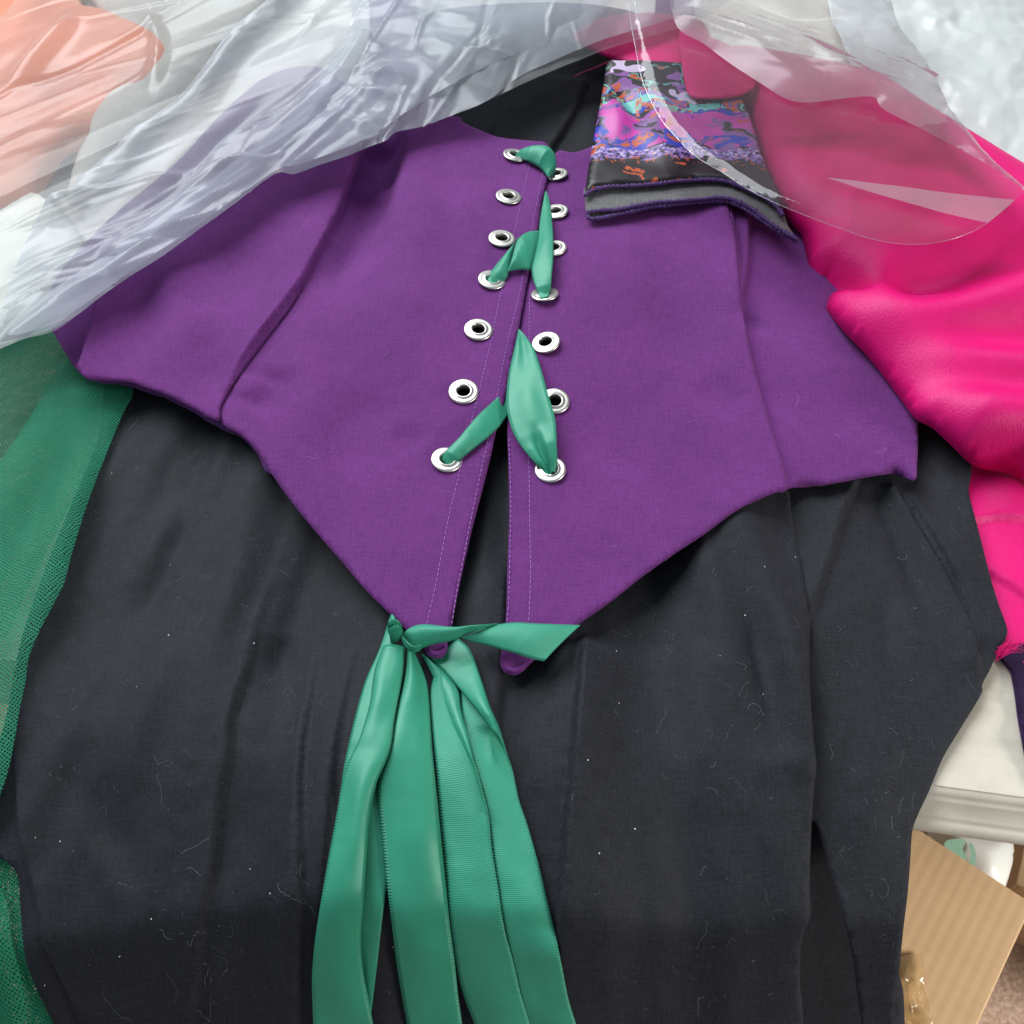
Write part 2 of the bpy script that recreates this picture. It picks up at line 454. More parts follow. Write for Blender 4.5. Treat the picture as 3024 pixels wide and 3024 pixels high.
def carpet_mat():
    m, nt = new_mat('carpet'); n = N(nt)
    tc = n('ShaderNodeTexCoord').outputs['Object']
    a = n.noise(tc, 210, 4, 0.8); bb = n.noise(tc, 30, 4, 0.6)
    c = n.ramp(a, [(0.3, (0.28, 0.18, 0.13, 1)), (0.5, (0.52, 0.37, 0.28, 1)), (0.68, (0.78, 0.62, 0.52, 1))])
    c = n.mix(n.math('MULTIPLY', bb, 0.3), c, (0.42, 0.26, 0.19, 1))
    b = n('ShaderNodeBump', {'Strength': 0.8, 'Distance': 0.004, 'Height': a})
    n.out(n('ShaderNodeBsdfPrincipled', {'Base Color': c, 'Roughness': 0.95, 'Normal': b}))
    return m
M['paint'] = paint_mat(); M['card'] = card_mat(); M['carpet'] = carpet_mat()
M['tape'] = film_mat('packing_tape', 0.16, 0.06, tint=(0.95, 0.90, 0.74), body=(0.75, 0.66, 0.45), gloss=2.2)
M['bottle'] = plain_mat('white_plastic_pack', (0.70, 0.72, 0.70), 0.3, var=0.05)
M['greenprint'] = plain_mat('green_print', (0.25, 0.46, 0.35), 0.35, var=0.4)

# ------------------------------------------------------------------ object helpers
def tag(o, label=None, cat=None, group=None, kind=None):
    if label: o['label'] = label
    if cat: o['category'] = cat
    if group: o['group'] = group
    if kind: o['kind'] = kind
    return o
def empty(name, loc, label, cat, group=None):
    o = bpy.data.objects.new(name, None)
    o.empty_display_size = 0.02
    sc.collection.objects.link(o)
    o.location = loc
    return tag(o, label, cat, group)
def origin_of(o):
    p = Vector((0, 0, 0))
    while o is not None:
        p = p + o.location; o = o.parent
    return np.array(p)
def link_mesh(name, V, Fc, mat, parent=None, uv=None, smooth=True, loc=None, solid=0.0, edge=None):
    V = np.asarray(V, float)
    if parent is not None:
        org = origin_of(parent)
    elif loc is not None:
        org = np.asarray(loc, float)
    else:
        org = np.array([V[:, 0].mean(), V[:, 1].mean(), V[:, 2].min()])
    me = bpy.data.meshes.new(name)
    me.from_pydata((V - org).tolist(), [], [list(map(int, f)) for f in Fc])
    if uv is not None:
        ul = me.uv_layers.new(name='UVMap')
        idx = np.empty(len(me.loops), dtype=np.int32)
        me.loops.foreach_get('vertex_index', idx)
        ul.data.foreach_set('uv', np.asarray(uv, np.float32)[idx].ravel())
    if edge is not None:
        at = me.attributes.new('edge', 'FLOAT', 'POINT')
        at.data.foreach_set('value', np.asarray(edge, np.float32))
    if smooth:
        me.polygons.foreach_set('use_smooth', [True] * len(me.polygons))
    me.materials.append(mat)
    me.update()
    o = bpy.data.objects.new(name, me)
    sc.collection.objects.link(o)
    if parent is not None: o.parent = parent
    else: o.location = org
    if solid:
        md = o.modifiers.new('thickness', 'SOLIDIFY'); md.thickness = solid; md.offset = -1
    return o

def cloth(name, outline, zf, mat, parent=None, sp=0.0028, solid=0.0007, holes=(), edge=None, loc=None, smooth_outline=True, jitter=0.25, rough_edge=0.0):
    """flat-laid cloth: outline traced in photo pixels, triangulated over the table, lifted to z = zf"""
    px = catmull(outline, 6, closed=True) if smooth_outline else np.asarray(outline, float)
    zedge = zf if edge is None else (lambda P: zf(P) - edge[0])
    xy = on(px, zedge)
    xy = resample(np.vstack([xy, xy[:1]]), sp * 0.8)[:-1]
    if rough_edge:
        xy = xy + np.random.RandomState(3).randn(*xy.shape) * rough_edge
    nb = len(xy)
    lo, hi = xy.min(0), xy.max(0)
    gx = np.arange(lo[0], hi[0], sp); gy = np.arange(lo[1], hi[1], sp * 0.866)
    G = np.array([(x + (0.5 * sp if k % 2 else 0), y) for k, y in enumerate(gy) for x in gx])
    rs = np.random.RandomState(11)
    G = G + (rs.rand(*G.shape) - 0.5) * sp * jitter
    extra = [G]
    for l, w in getattr(zf, 'guides', []):
        r = resample(l, sp * 0.9)
        tn = np.gradient(r, axis=0); tn /= (np.linalg.norm(tn, axis=1)[:, None] + 1e-12)
        nn = np.stack([-tn[:, 1], tn[:, 0]], 1)
        for k in (-1.6, -0.8, 0, 0.8, 1.6):
            extra.append(r + nn * w * k)
    G = np.vstack(extra)
    # inside test
    x, y = G[:, 0], G[:, 1]
    ins = np.zeros(len(G), bool)
    a = xy; b = np.roll(xy, -1, 0)
    for (x0, y0), (x1, y1) in zip(a, b):
        c = ((y0 > y) != (y1 > y))
        if c.any():
            ins ^= c & (x < (x1 - x0) * (y - y0) / (y1 - y0 + 1e-30) + x0)
    G = G[ins]
    # keep off the border
    cell = {}
    for i, q in enumerate(xy):
        cell.setdefault((int(q[0] // sp), int(q[1] // sp)), []).append(q)
    keep = np.ones(len(G), bool)
    for i, q in enumerate(G):
        cx, cy = int(q[0] // sp), int(q[1] // sp)
        for u in (-1, 0, 1):
            for v in (-1, 0, 1):
                for r in cell.get((cx + u, cy + v), ()):
                    if (r[0] - q[0]) ** 2 + (r[1] - q[1]) ** 2 < (0.45 * sp) ** 2:
                        keep[i] = False
    G = G[keep]
    rings = []
    for (hx, hy, hr) in holes:
        G = G[np.hypot(G[:, 0] - hx, G[:, 1] - hy) > hr * 1.25]
        an = np.linspace(0, 2 * math.pi, 20, endpoint=False)
        rings.append(np.stack([hx + hr * np.cos(an), hy + hr * np.sin(an)], 1))
    allp = np.vstack([xy, G] + rings)
    edges = [(i, (i + 1) % nb) for i in range(nb)]
    vo, eo, fo, *_ = delaunay_2d_cdt([Vector(p) for p in allp], edges, [list(range(nb))], 1, 1e-7)
    P = np.array([(v.x, v.y) for v in vo])
    T = [f for f in fo if len(f) == 3]
    T = np.array(T)
    cen = P[T].mean(1)
    good = np.ones(len(T), bool)
    for (hx, hy, hr) in holes:
        good &= np.hypot(cen[:, 0] - hx, cen[:, 1] - hy) > hr * 0.98
    T = T[good]
    # keep faces pointing up
    A = P[T]
    ar = (A[:, 1, 0] - A[:, 0, 0]) * (A[:, 2, 1] - A[:, 0, 1]) - (A[:, 1, 1] - A[:, 0, 1]) * (A[:, 2, 0] - A[:, 0, 0])
    T[ar < 0] = T[ar < 0][:, ::-1]
    z = zf(P)
    if edge is not None:
        eh, ew = edge[0], edge[1]
        d, _t = polydist(P, np.vstack([xy, xy[:1]]))
        q = np.clip(np.abs(d) / ew, 0, 1)
        z = z - eh * ((1 - q) ** 1.6 if len(edge) > 2 else (1 - np.sqrt(1 - (1 - q) ** 2)))
    V = np.column_stack([P, z])
    return link_mesh(name, V, T, mat, parent, uv=P, solid=solid, loc=loc)

def strip(name, ea, eb, base, mat, parent, dza=0.002, dzb=0.002, arch=0.0, n=70, m=12, solid=0.0002, ripple=0.0, extra=None, minz=0.0008, seed=0):
    """a ribbon between two traced edges, lying on the surface z = base"""
    ea, eb = list(ea), list(eb)
    if name == 'tail' and ea[-1][1] > 3050:      # tails run on below the frame
        for e in (ea, eb):
            e.append((e[-1][0] + (e[-1][0] - e[-2][0]) * 1.2, e[-1][1] + 240))
            e.append((e[-1][0] + (e[-1][0] - e[-2][0]) * 0.6, e[-1][1] + 200))
    A = resample(catmull(ea, 10), n=n); B = resample(catmull(eb, 10), n=n)
    t = np.linspace(0, 1, n)
    za = np.interp(t, np.linspace(0, 1, len(np.atleast_1d(dza))), np.atleast_1d(dza))
    zb_ = np.interp(t, np.linspace(0, 1, len(np.atleast_1d(dzb))), np.atleast_1d(dzb))
    a2 = on(A, lambda P: base(P) + za); b2 = on(B, lambda P: base(P) + zb_)
    A3 = np.column_stack([a2, base(a2) + za]); B3 = np.column_stack([b2, base(b2) + zb_])
    arc = np.interp(t, np.linspace(0, 1, len(np.atleast_1d(arch))), np.atleast_1d(arch))
    V = []; UV = []; E = []
    u = np.linspace(0, 1, m + 1)
    mid = (A3 + B3) / 2
    s = np.concatenate([[0], np.cumsum(np.linalg.norm(np.diff(mid, axis=0), axis=1))])
    for k in range(m + 1):
        q = A3 + (B3 - A3) * u[k]
        zz = q[:, 2] + arc * 4 * u[k] * (1 - u[k])
        if ripple:
            pr = np.column_stack([np.full(n, u[k] * 0.025), s])
            zz = zz + ripple * vnoise(np.column_stack([pr[:, 0] * 1.6, pr[:, 1]]), 32, seed) * (0.3 + 0.7 * 4 * u[k] * (1 - u[k]))
        if extra is not None:
            zz = zz + extra(u[k], t)
        zz = np.maximum(zz, base(q[:, :2]) + minz)
        V.append(np.column_stack([q[:, :2], zz]))
        UV.append(np.column_stack([np.full(n, u[k] * 0.025), s]))
        E.append(np.full(n, min(u[k], 1 - u[k])))
    V = np.vstack(V); UV = np.vstack(UV)
    Fc = []
    for k in range(m):
        for i in range(n - 1):
            Fc.append((k * n + i, (k + 1) * n + i, (k + 1) * n + i + 1, k * n + i + 1))
    Fc = np.array(Fc)
    # upward faces
    a, b, c = V[Fc[:, 0]], V[Fc[:, 1]], V[Fc[:, 2]]
    nz = np.cross(b - a, c - a)[:, 2].sum()
    if nz < 0: Fc = Fc[:, ::-1]
    return link_mesh(name, V, Fc, mat, parent, uv=UV, solid=solid, edge=np.concatenate(E))

def tube_data(path, r, sides=6, taper=False):
    path = np.asarray(path, float); n = len(path)
    tn = np.gradient(path, axis=0); tn /= (np.linalg.norm(tn, axis=1)[:, None] + 1e-12)
    up = np.array([0, 0, 1.0])
    sx = np.cross(tn, up); sx /= (np.linalg.norm(sx, axis=1)[:, None] + 1e-9)
    sy = np.cross(sx, tn)
    rr = np.broadcast_to(r, (n,)).copy()
    V = []
    for i in range(n):
        for k in range(sides):
            a = 2 * math.pi * k / sides
            V.append(path[i] + rr[i] * (math.cos(a) * sx[i] + math.sin(a) * sy[i]))
    Fc = []
    for i in range(n - 1):
        for k in range(sides):
            k2 = (k + 1) % sides
            Fc.append((i * sides + k, i * sides + k2, (i + 1) * sides + k2, (i + 1) * sides + k))
    Fc.append(tuple(range(sides))[::-1]); Fc.append(tuple((n - 1) * sides + k for k in range(sides)))
    return V, Fc
def tubes(name, paths, r, mat, parent=None, sides=5, loc=None):
    V = []; Fc = []
    for p in paths:
        rr = r
        if isinstance(p, tuple): p, rr = p
        v, f = tube_data(p, rr, sides)
        o = len(V); V += v; Fc += [tuple(i + o for i in q) for q in f]
    return link_mesh(name, V, Fc, mat, parent, loc=loc)
def box_mesh(x0, x1, y0, y1, z0, z1, bev=0.0):
    V = [(x, y, z) for z in (z0, z1) for x, y in ((x0, y0), (x1, y0), (x1, y1), (x0, y1))]
    Fc = [(3, 2, 1, 0), (4, 5, 6, 7), (0, 1, 5, 4), (1, 2, 6, 5), (2, 3, 7, 6), (3, 0, 4, 7)]
    return V, Fc

# ------------------------------------------------------------------ setting: carpet floor, table
FLOOR = -0.74
V, Fc = [(-6, -6, FLOOR), (6, -6, FLOOR), (6, 6, FLOOR), (-6, 6, FLOOR)], [(0, 1, 2, 3)]
fl = link_mesh('floor', V, Fc, M['carpet'], smooth=False, loc=(0, 0, FLOOR)); tag(fl, kind='structure')

e0, e1 = at_z([(2742, 2312), (3024, 2350)], 0.0)
yaw = math.atan2(e1[1] - e0[1], e1[0] - e0[0])
tloc = Vector((e0[0], e0[1], 0)) - Vector((math.cos(yaw), math.sin(yaw), 0)) * 0.22
table = empty('table', (tloc.x, tloc.y, FLOOR), 'cream painted wooden table with a moulded front edge, under all the clothes', 'table')
table.rotation_euler = (0, 0, yaw)
def table_part(name, V, Fc, mat=None, smooth=False, bev=0.0):
    V = np.asarray(V, float)
    me = bpy.data.meshes.new(name)
    me.from_pydata(V.tolist(), [], Fc); me.materials.append(mat or M['paint'])
    if smooth: me.polygons.foreach_set('use_smooth', [True] * len(me.polygons))
    o = bpy.data.objects.new(name, me); sc.collection.objects.link(o); o.parent = table
    if bev:
        b = o.modifiers.new('bevel', 'BEVEL'); b.width = bev; b.segments = 3
    return o
H0 = -FLOOR
V, Fc = box_mesh(-0.85, 0.75, -0.0006, 1.15, H0 - 0.0185, H0); table_part('table_top', V, Fc)
prof = [(0.003, 0.0), (0.0, -0.0002), (-0.0035, -0.0012), (-0.006, -0.004), (-0.0065, -0.0055), (-0.0085, -0.0058), (-0.0095, -0.0075), (-0.013, -0.0115), (-0.0165, -0.0145), (-0.0185, -0.0155),
        (-0.0188, -0.0165), (-0.021, -0.0168), (-0.0245, -0.019), (-0.026, -0.0225), (-0.025, -0.0265), (-0.021, -0.029), (-0.012, -0.030), (0.003, -0.030)]
pv = []; xs = np.linspace(-0.85, 0.75, 60)
for x in xs:
    for a, b in prof: pv.append((x, a * 0.62, H0 + b * 0.62 - 0.0004))
k = len(prof); pf = [(i * k + j, i * k + j + 1, (i + 1) * k + j + 1, (i + 1) * k + j) for i in range(len(xs) - 1) for j in range(k - 1)]
o = table_part('edge_moulding', pv, [q[::-1] for q in pf], smooth=True)
V, Fc = box_mesh(-0.80, 0.70, 0.05, 0.07, H0 - 0.11, H0 - 0.0195); table_part('apron', V, Fc, bev=0.002)
for x in (-0.78, 0.64):
    for y in (0.072, 1.07):
        V, Fc = box_mesh(x, x + 0.05, y, y + 0.05, 0.0, H0 - 0.0195); table_part('leg', V, Fc, bev=0.004)

# ------------------------------------------------------------------ things under the table edge
ZB = -0.36
def card_box(name, corners_px, z, label, flute=0.0, depth=None, open_top=False):
    """a closed cardboard box from its top corners"""
    c = at_z(corners_px, z)
    x = c[1] - c[0]; L = np.linalg.norm(x); x = x / L; y = np.array([-x[1], x[0]])
    W = depth if depth else abs((c[2] - c[1]) @ y)
    if (c[2] - c[1]) @ y < 0: y = -y
    root = empty(name, (c[0][0], c[0][1], FLOOR), label, 'box')
    R = np.column_stack([x, y])
    ang = math.atan2(x[1], x[0])
    root.rotation_euler = (0, 0, ang)
    sgn = 1 if np.cross(x, y) > 0 else -1
    h = z - FLOOR
    def part(nm, a, bev=0.0015):
        V, Fc = box_mesh(*a)
        me = bpy.data.meshes.new(nm); me.from_pydata(V, [], Fc); me.materials.append(M['card'])
        o = bpy.data.objects.new(nm, me); sc.collection.objects.link(o); o.parent = root
        b = o.modifiers.new('bevel', 'BEVEL'); b.width = bev; b.segments = 2
        return o
    y0, y1 = (0, W) if sgn > 0 else (-W, 0)
    t = 0.004
    part('side_panel', (0, L, y0, y0 + t, 0.0, h - t - 0.0005)); part('side_panel', (0, L, y1 - t, y1, 0.0, h - t - 0.0005))
    part('end_panel', (0, t, y0 + t + 0.0004, y1 - t - 0.0004, 0, h - t - 0.0005)); part('end_panel', (L - t, L, y0 + t + 0.0004, y1 - t - 0.0004, 0, h - t - 0.0005))
    if not open_top:
        yc = y0 + (y1 - y0) * 0.06
        part('flap', (0, L, y0, yc - 0.0008, h - t, h)); part('flap', (0, L, yc + 0.0008, y1, h - t, h - 0.0004))
    return root, c, x, y, L, W

# near box: its top shows between the skirt and the right frame edge
near = [(2440, 2270), (3052, 2668), (2560, 3330)]
bx, bc, bxd, byd, BL, BW = card_box('cardboard_box', near, ZB, 'brown corrugated cardboard box with crumpled tape on the carpet below the table')
# crumpled clear tape on its top
tp = Field(const(ZB + 0.0015)); 
strip('tape', cBox((60, 1480), (130, 1560), (175, 1700), (150, 1800), (165, 1932), (190, 2100)), cBox((290, 1440), (310, 1560), (300, 1700), (320, 1800), (365, 1932), (420, 2100)),
      const(ZB + 0.0018), M['tape'], None, 0.001, 0.001, 0.002, n=90, m=26, solid=0,
      extra=lambda u, t: 0.010 * np.abs(facets(np.column_stack([np.full(len(t), u * 2.2), t * 4.0]), 1.7, 4)) * sstep((t - 0.1) / 0.3))
tape = bpy.data.objects['tape']; tape.parent = bx; tape.matrix_parent_inverse = bx.matrix_basis.inverted()
# second box farther right and a white pack with green print in it
b2, *_ = card_box('cardboard_box', [(3000, 2610), (3060, 2340), (3300, 2600)], -0.60, 'darker cardboard box edge at the right frame border beside the white plastic pack', depth=0.25)
pk = [(2765, 2440), (2975, 2488), (2960, 2640), (2925, 2668), (2860, 2662), (2800, 2600), (2740, 2520)]
pf_ = Field(lambda P: ZB - 0.02 + 0.0 * P[:, 0])
pack = empty('plastic_pack', (*at_z([(2860, 2560)], ZB - 0.06)[0], FLOOR), 'white plastic pack with green print behind the cardboard box under the table', 'pack')
cloth('wrapper', pk, pf_, M['bottle'], pack, sp=0.004, solid=0.01, edge=(0.03, 0.03))
cloth('print', [(2862, 2488), (2876, 2500), (2882, 2530), (2876, 2560), (2862, 2552), (2868, 2525)], lambda P: pf_(P) + 0.0009, M['greenprint'], pack, sp=0.003, solid=0)
cloth('print', [(2795, 2482), (2850, 2480), (2842, 2510), (2855, 2535), (2838, 2560), (2805, 2530), (2790, 2505)], lambda P: pf_(P) + 0.0006, M['greenprint'], pack, sp=0.004, solid=0)

# ------------------------------------------------------------------ base heights
_e = at_z([(0, 2170), (2742, 2300)], 0.008)
def edge_d(P, ln):
    a, b = ln; ab = (b - a) / np.linalg.norm(b - a)
    return -((P[:, 1] - a[1]) * ab[0] - (P[:, 0] - a[0]) * ab[1])
def smax(x, k): return 0.5 * (x + np.sqrt(x * x + k * k))
S1 = math.tan(math.radians(15)); S2 = math.tan(math.radians(54)) - S1
def drape1(P): return 0.010 - S1 * smax(edge_d(P, _e), 0.02)
_c2 = resample(catmull(on([(-300, 2850), (140, 2785), (610, 2702), (900, 2690), (1500, 2720), (1900, 2735), (2400, 2715), (2700, 2720), (3100, 2740)], drape1), 6), 0.01)
def skirt_base(P):
    yl = np.interp(P[:, 0], _c2[:, 0], _c2[:, 1])
    return drape1(P) - S2 * smax(yl - P[:, 1], 0.004)

# skirt folds
ZS = Field(skirt_base); ZS.gain = 1.6
F1 = [(875, 1514), (848, 1594), (811, 1705), (769, 1827), (742, 1954), (712, 2060), (689, 2143), (684, 2239), (657, 2398), (647, 2530), (625, 2647), (610, 2705), (599, 2795), (583, 2928), (560, 3070)]
F2 = [(981, 1652), (965, 1742), (943, 1848), (928, 2024), (901, 2212), (901, 2424), (903, 2636), (896, 2848), (886, 3070)]
ZS.step(F1, 0.0036, 0.0024, 0.06, side=-1, taper=(0.6, 0))
ZS.step(F2, 0.0034, 0.0024, 0.055, side=-1, taper=(0.6, 0))
ZS.step([(1098, 1803), (1060, 1930), (1025, 2080), (1000, 2260), (985, 2500), (975, 2800), (970, 3070)], 0.0022, 0.002, 0.03, side=-1, taper=(0.5, 0))
ZS.step([(1721, 1855), (1711, 1981), (1698, 2113), (1685, 2277), (1668, 2442), (1658, 2574), (1645, 2726), (1625, 3070)], 0.0055, 0.002, 0.04, side=1, taper=(0.1, 0))
ZS.step([(1500, 1640), (1495, 1850), (1487, 2000), (1474, 2106), (1465, 2300), (1460, 2600)], 0.003, 0.002, 0.02, side=-1, taper=(0.2, 0.3))
ZS.step([(40, 2150), (40, 2212), (64, 2477), (106, 2652), (138, 2795), (180, 2880), (262, 3060)], 0.003, 0.0011, 0.02, side=1)
ZS.ridge([(590, 1440), (520, 1620), (440, 1790), (380, 1900)], -0.0026, 0.007)
ZS.ridge([(690, 1560), (610, 1730), (560, 1850), (500, 2000)], -0.0016, 0.008)
ZS.ridge([(560, 1430), (470, 1640), (400, 1800)], 0.0022, 0.010)
ZS.ridge([(160, 2200), (260, 2350), (330, 2500), (350, 2700)], -0.002, 0.012)
ZS.ridge([(270, 2450), (330, 2600), (360, 2720)], 0.0016, 0.006)
ZS.ridge([(1770, 1900), (1760, 2100), (1740, 2400)], 0.0025, 0.012)
ZS.ridge([(1900, 1780), (1910, 2000), (1890, 2350)], -0.0022, 0.014)
ZS.ridge([(2040, 1700), (2060, 1950), (2060, 2300), (2050, 2600)], 0.002, 0.016)
ZS.ridge([(2200, 1600), (2230, 1850), (2230, 2200), (2210, 2600)], -0.002, 0.014)
ZS.ridge([(2310, 1600), (2340, 1850), (2350, 2200), (2345, 2500)], 0.0028, 0.010)
ZS.ridge([(780, 1980), (760, 2200), (740, 2450)], 0.002, 0.010)
ZS.ridge([(830, 1850), (810, 2000)], -0.002, 0.006)
ZS.ridge([(2412, 2200), (2380, 2262), (2300, 2270), (2180, 2255)], 0.0015, 0.006)
ZS.ridge([(1340, 2000), (1330, 2500), (1340, 3000)], 0.003, 0.05)
_zs0 = ZS.base
def _zsn(P):
    fan = np.column_stack([np.arctan2(P[:, 0] - 0.0, 1.0 - P[:, 1]) * 0.85, P[:, 1] * 0.16])
    return _zs0(P) + 0.0105 * vnoise(fan, 20, 9) + 0.0036 * vnoise(fan, 62, 11) + 0.0009 * fbm(rot(P, 0, 1.0, 0.35), 42, 2) + 0.0003 * fbm(P, 140, 5, 2)
ZS.base = _zsn

# right-hand side panel of the skirt lies a little lower
_sbx = at_z([(2740, 1700)], 0.0)[0, 0]
SB = Field(lambda P: skirt_base(P) - 0.004 + 0.008 * sstep((P[:, 0] - _sbx) / 0.05) * sstep((P[:, 1] - 0.14) / 0.05) + 0.0012 * fbm(rot(P, -25, 1.0, 0.4), 45, 4) + 0.0003 * fbm(P, 140, 6, 2))
SB.step([(2527, 1429), (2493, 1514), (2451, 1647), (2419, 1742), (2392, 1827), (2380, 1880)], 0.006, 0.0018, 0.02, side=-1, taper=(0.0, 0.25))
SB.ridge([(2583, 1424), (2625, 1530), (2678, 1652), (2731, 1795), (2760, 1900)], -0.005, 0.0075, taper=(0.1, 0.4))
SB.step([(2631, 1419), (2678, 1504), (2753, 1636), (2827, 1769), (2859, 1837), (2890, 1954), (2900, 2010)], 0.004, 0.0014, 0.012, side=-1, taper=(0.05, 0.1))
SB.step([(2663, 1435), (2710, 1510), (2790, 1655), (2848, 1784), (2872, 1850), (2905, 1960)], 0.003, 0.0013, 0.006, side=1, taper=(0.1, 0.3))
SB.ridge([(2600, 1720), (2620, 1850), (2650, 1980)], -0.0035, 0.008)
SB.ridge([(2680, 1750), (2700, 1860), (2720, 1980)], 0.0028, 0.008)
SB.ridge([(2480, 1900), (2520, 2150), (2560, 2400), (2600, 2800)], 0.004, 0.018)
SB.ridge([(2790, 1500), (2830, 1620), (2880, 1760)], 0.003, 0.010)

# ------------------------------------------------------------------ black dress
dress = empty('black_dress', (*at_z([(1500, 2000)], 0.0)[0], 0.0), 'black cotton dress with a long gathered skirt spread under the purple bodice', 'dress')
front = [(330, 1060), (290, 1290), (210, 1490), (130, 1690), (60, 1900), (10, 2150), (-60, 2330), (-60, 2500), (20, 2545), (53, 2590), (61, 2700), (75, 2830), (110, 2925), (160, 3030), (200, 3130), (260, 3300), (330, 3480),
         (1000, 3540), (1900, 3540), (2330, 3480), (2365, 3250), (2371, 3007), (2363, 2910), (2363, 2822), (2371, 2763), (2394, 2705), (2391, 2636), (2393, 2530), (2398, 2413), (2405, 2318), (2411, 2262), (2403, 2186),
         (2394, 2050), (2392, 1930), (2391, 1830), (2366, 1678), (2339, 1530), (2318, 1420), (2200, 1200), (1900, 1000), (1500, 900), (900, 950), (500, 1000)]
cloth('skirt_front', front, ZS, M['black'], dress, sp=0.0027, solid=0.0009)
side = [(2280, 1380), (2300, 1600), (2330, 1900), (2350, 2200), (2360, 2413), (2403, 2424), (2424, 2477), (2445, 2546), (2466, 2625), (2498, 2742), (2519, 2837), (2530, 2928), (2548, 3050), (2570, 3250), (2590, 3460),
        (2630, 3460), (2636, 3250), (2641, 3024), (2649, 2900), (2655, 2869), (2660, 2822), (2668, 2742), (2681, 2636), (2689, 2530), (2694, 2456), (2710, 2408), (2747, 2329), (2784, 2239), (2832, 2159), (2896, 2053), (2901, 2021),
        (2922, 1981), (2949, 1922), (2970, 1885), (2974, 1853), (2949, 1784), (2922, 1694), (2901, 1610), (2880, 1530), (2861, 1451), (2869, 1392), (2860, 1300), (2800, 1200), (2600, 1150), (2400, 1250)]
cloth('skirt_side', side, SB, M['black'], dress, sp=0.0026, solid=0.0009)
on_y = at_z([(2400, 2420)], 0.0)[0, 1]
back = [(2250, 2150), (2300, 2400), (2330, 2700), (2290, 3150), (2280, 3440), (2670, 3440), (2680, 3150), (2672, 3024), (2668, 2928), (2655, 2869), (2640, 2700), (2600, 2500), (2560, 2200), (2420, 2100)]
cloth('skirt_back', back, lambda P: skirt_base(P) - 0.014 - 0.07 * sstep((on_y - P[:, 1]) / 0.05), M['black'], dress, sp=0.005, solid=0.0009)
ZN = Field(lambda P: 0.012 + 0.0008 * fbm(P, 40, 3))
ZN.step(cB((985, 540), (930, 620), (880, 700), (868, 760), (860, 860)), 0.003, 0.0016, 0.02, side=1, taper=(0.3, 0))
ZN.step(cB((1400, 440), (1365, 520), (1320, 640), (1250, 760), (1190, 850), (1150, 950)), 0.005, 0.002, 0.03, side=-1, taper=(0.1, 0))
ZN.ridge(cB((1420, 560), (1400, 700), (1390, 850)), 0.003, 0.008)
cloth('blouse', [(1230, 60), (1280, 250), (1330, 450), (1500, 560), (1700, 560), (1850, 470), (1950, 300), (1950, 90), (1800, 20), (1500, 10)], ZN, M['black'], dress, sp=0.003, solid=0.0009)

# ------------------------------------------------------------------ purple bodice
def zb_base(P):
    c1, c2, c3 = at_z([(1300, 900), (1950, 950), (480, 950)], 0.02)
    g = lambda c, r, h: h * np.exp(-(((P - c) / r) ** 2).sum(1))
    tipy = at_z([(1400, 1950)], 0.02)[0, 1]
    z = 0.0195 + g(c1, 0.09, 0.009) + g(c2, 0.10, 0.008) + g(c3, 0.08, 0.004)
    return z + 0.0012 * fbm(rot(P, 30, 1, 0.6), 22, 1) + 0.0014 * vnoise(rot(P, -35, 1, 0.3), 26, 4) * sstep((0.30 + 0.1 * np.abs(P[:, 0]) - np.abs(P[:, 1] - 0.33)) / 0.2) + 0.0002 * fbm(P, 120, 5, 2)
ZBD = Field(zb_base); ZBD.gain = 2.0
seamL = [(1056, 440), (1053, 493), (1029, 562), (1008, 631), (962, 726), (884, 876), (792, 1000), (713, 1106), (660, 1196), (652, 1235)]
ZBD.step(seamL, 0.0024, 0.0011, 0.03, side=-1, taper=(0.05, 0.25))
ZBD.ridge([(1120, 430), (1110, 520), (1070, 660), (1010, 800), (930, 930)], -0.006, 0.014, taper=(0.05, 0.4))
ZBD.step([(1178, 380), (1183, 470), (1165, 600), (1140, 720), (1100, 850)], 0.0055, 0.006, 0.06, side=1, taper=(0.02, 0.5))
ZBD.ridge([(1060, 520), (1110, 545), (1140, 590)], 0.0025, 0.007)
ZBD.ridge([(590, 960), (615, 1060), (640, 1150), (655, 1230)], -0.0016, 0.011)
ZBD.ridge([(830, 1090), (800, 1170), (740, 1230)], -0.002, 0.012)
ZBD.ridge([(780, 1120), (730, 1200)], 0.002, 0.010)
ZBD.ridge([(1060, 1120), (1040, 1300), (1010, 1480)], -0.0022, 0.016)
ZBD.ridge([(1140, 1280), (1260, 1330)], -0.0012, 0.008)
ZBD.step([(312, 860), (300, 920), (283, 1000), (262, 1080), (249, 1118)], 0.004, 0.0016, 0.03, side=1)
ZBD.ridge([(470, 720), (520, 880), (570, 1060), (600, 1180)], 0.0022, 0.016)
ZBD.ridge([(400, 800), (440, 950), (470, 1100)], -0.0016, 0.014)
ZBD.ridge([(960, 880), (900, 1080), (930, 1300), (1040, 1560)], 0.0018, 0.018)
ZBD.ridge([(1240, 520), (1230, 760), (1200, 1000), (1180, 1240)], 0.0020, 0.020)
ZBD.ridge([(1330, 480), (1320, 700), (1290, 950)], -0.0012, 0.012)
ZBD.ridge([(1960, 560), (1990, 800), (2010, 1050), (2050, 1300)], -0.0020, 0.022)
ZBD.ridge([(1720, 1100), (1800, 1350), (1820, 1600)], -0.0014, 0.020)
ZBD.ridge([(2400, 800), (2420, 1000), (2440, 1250)], 0.0020, 0.022)
G1 = [(2130, 540), (2148, 604), (2170, 689), (2186, 869), (2212, 1024), (2239, 1133), (2276, 1265), (2313, 1382), (2326, 1450)]
ZBD.step(G1, 0.0026, 0.0013, 0.03, side=-1)
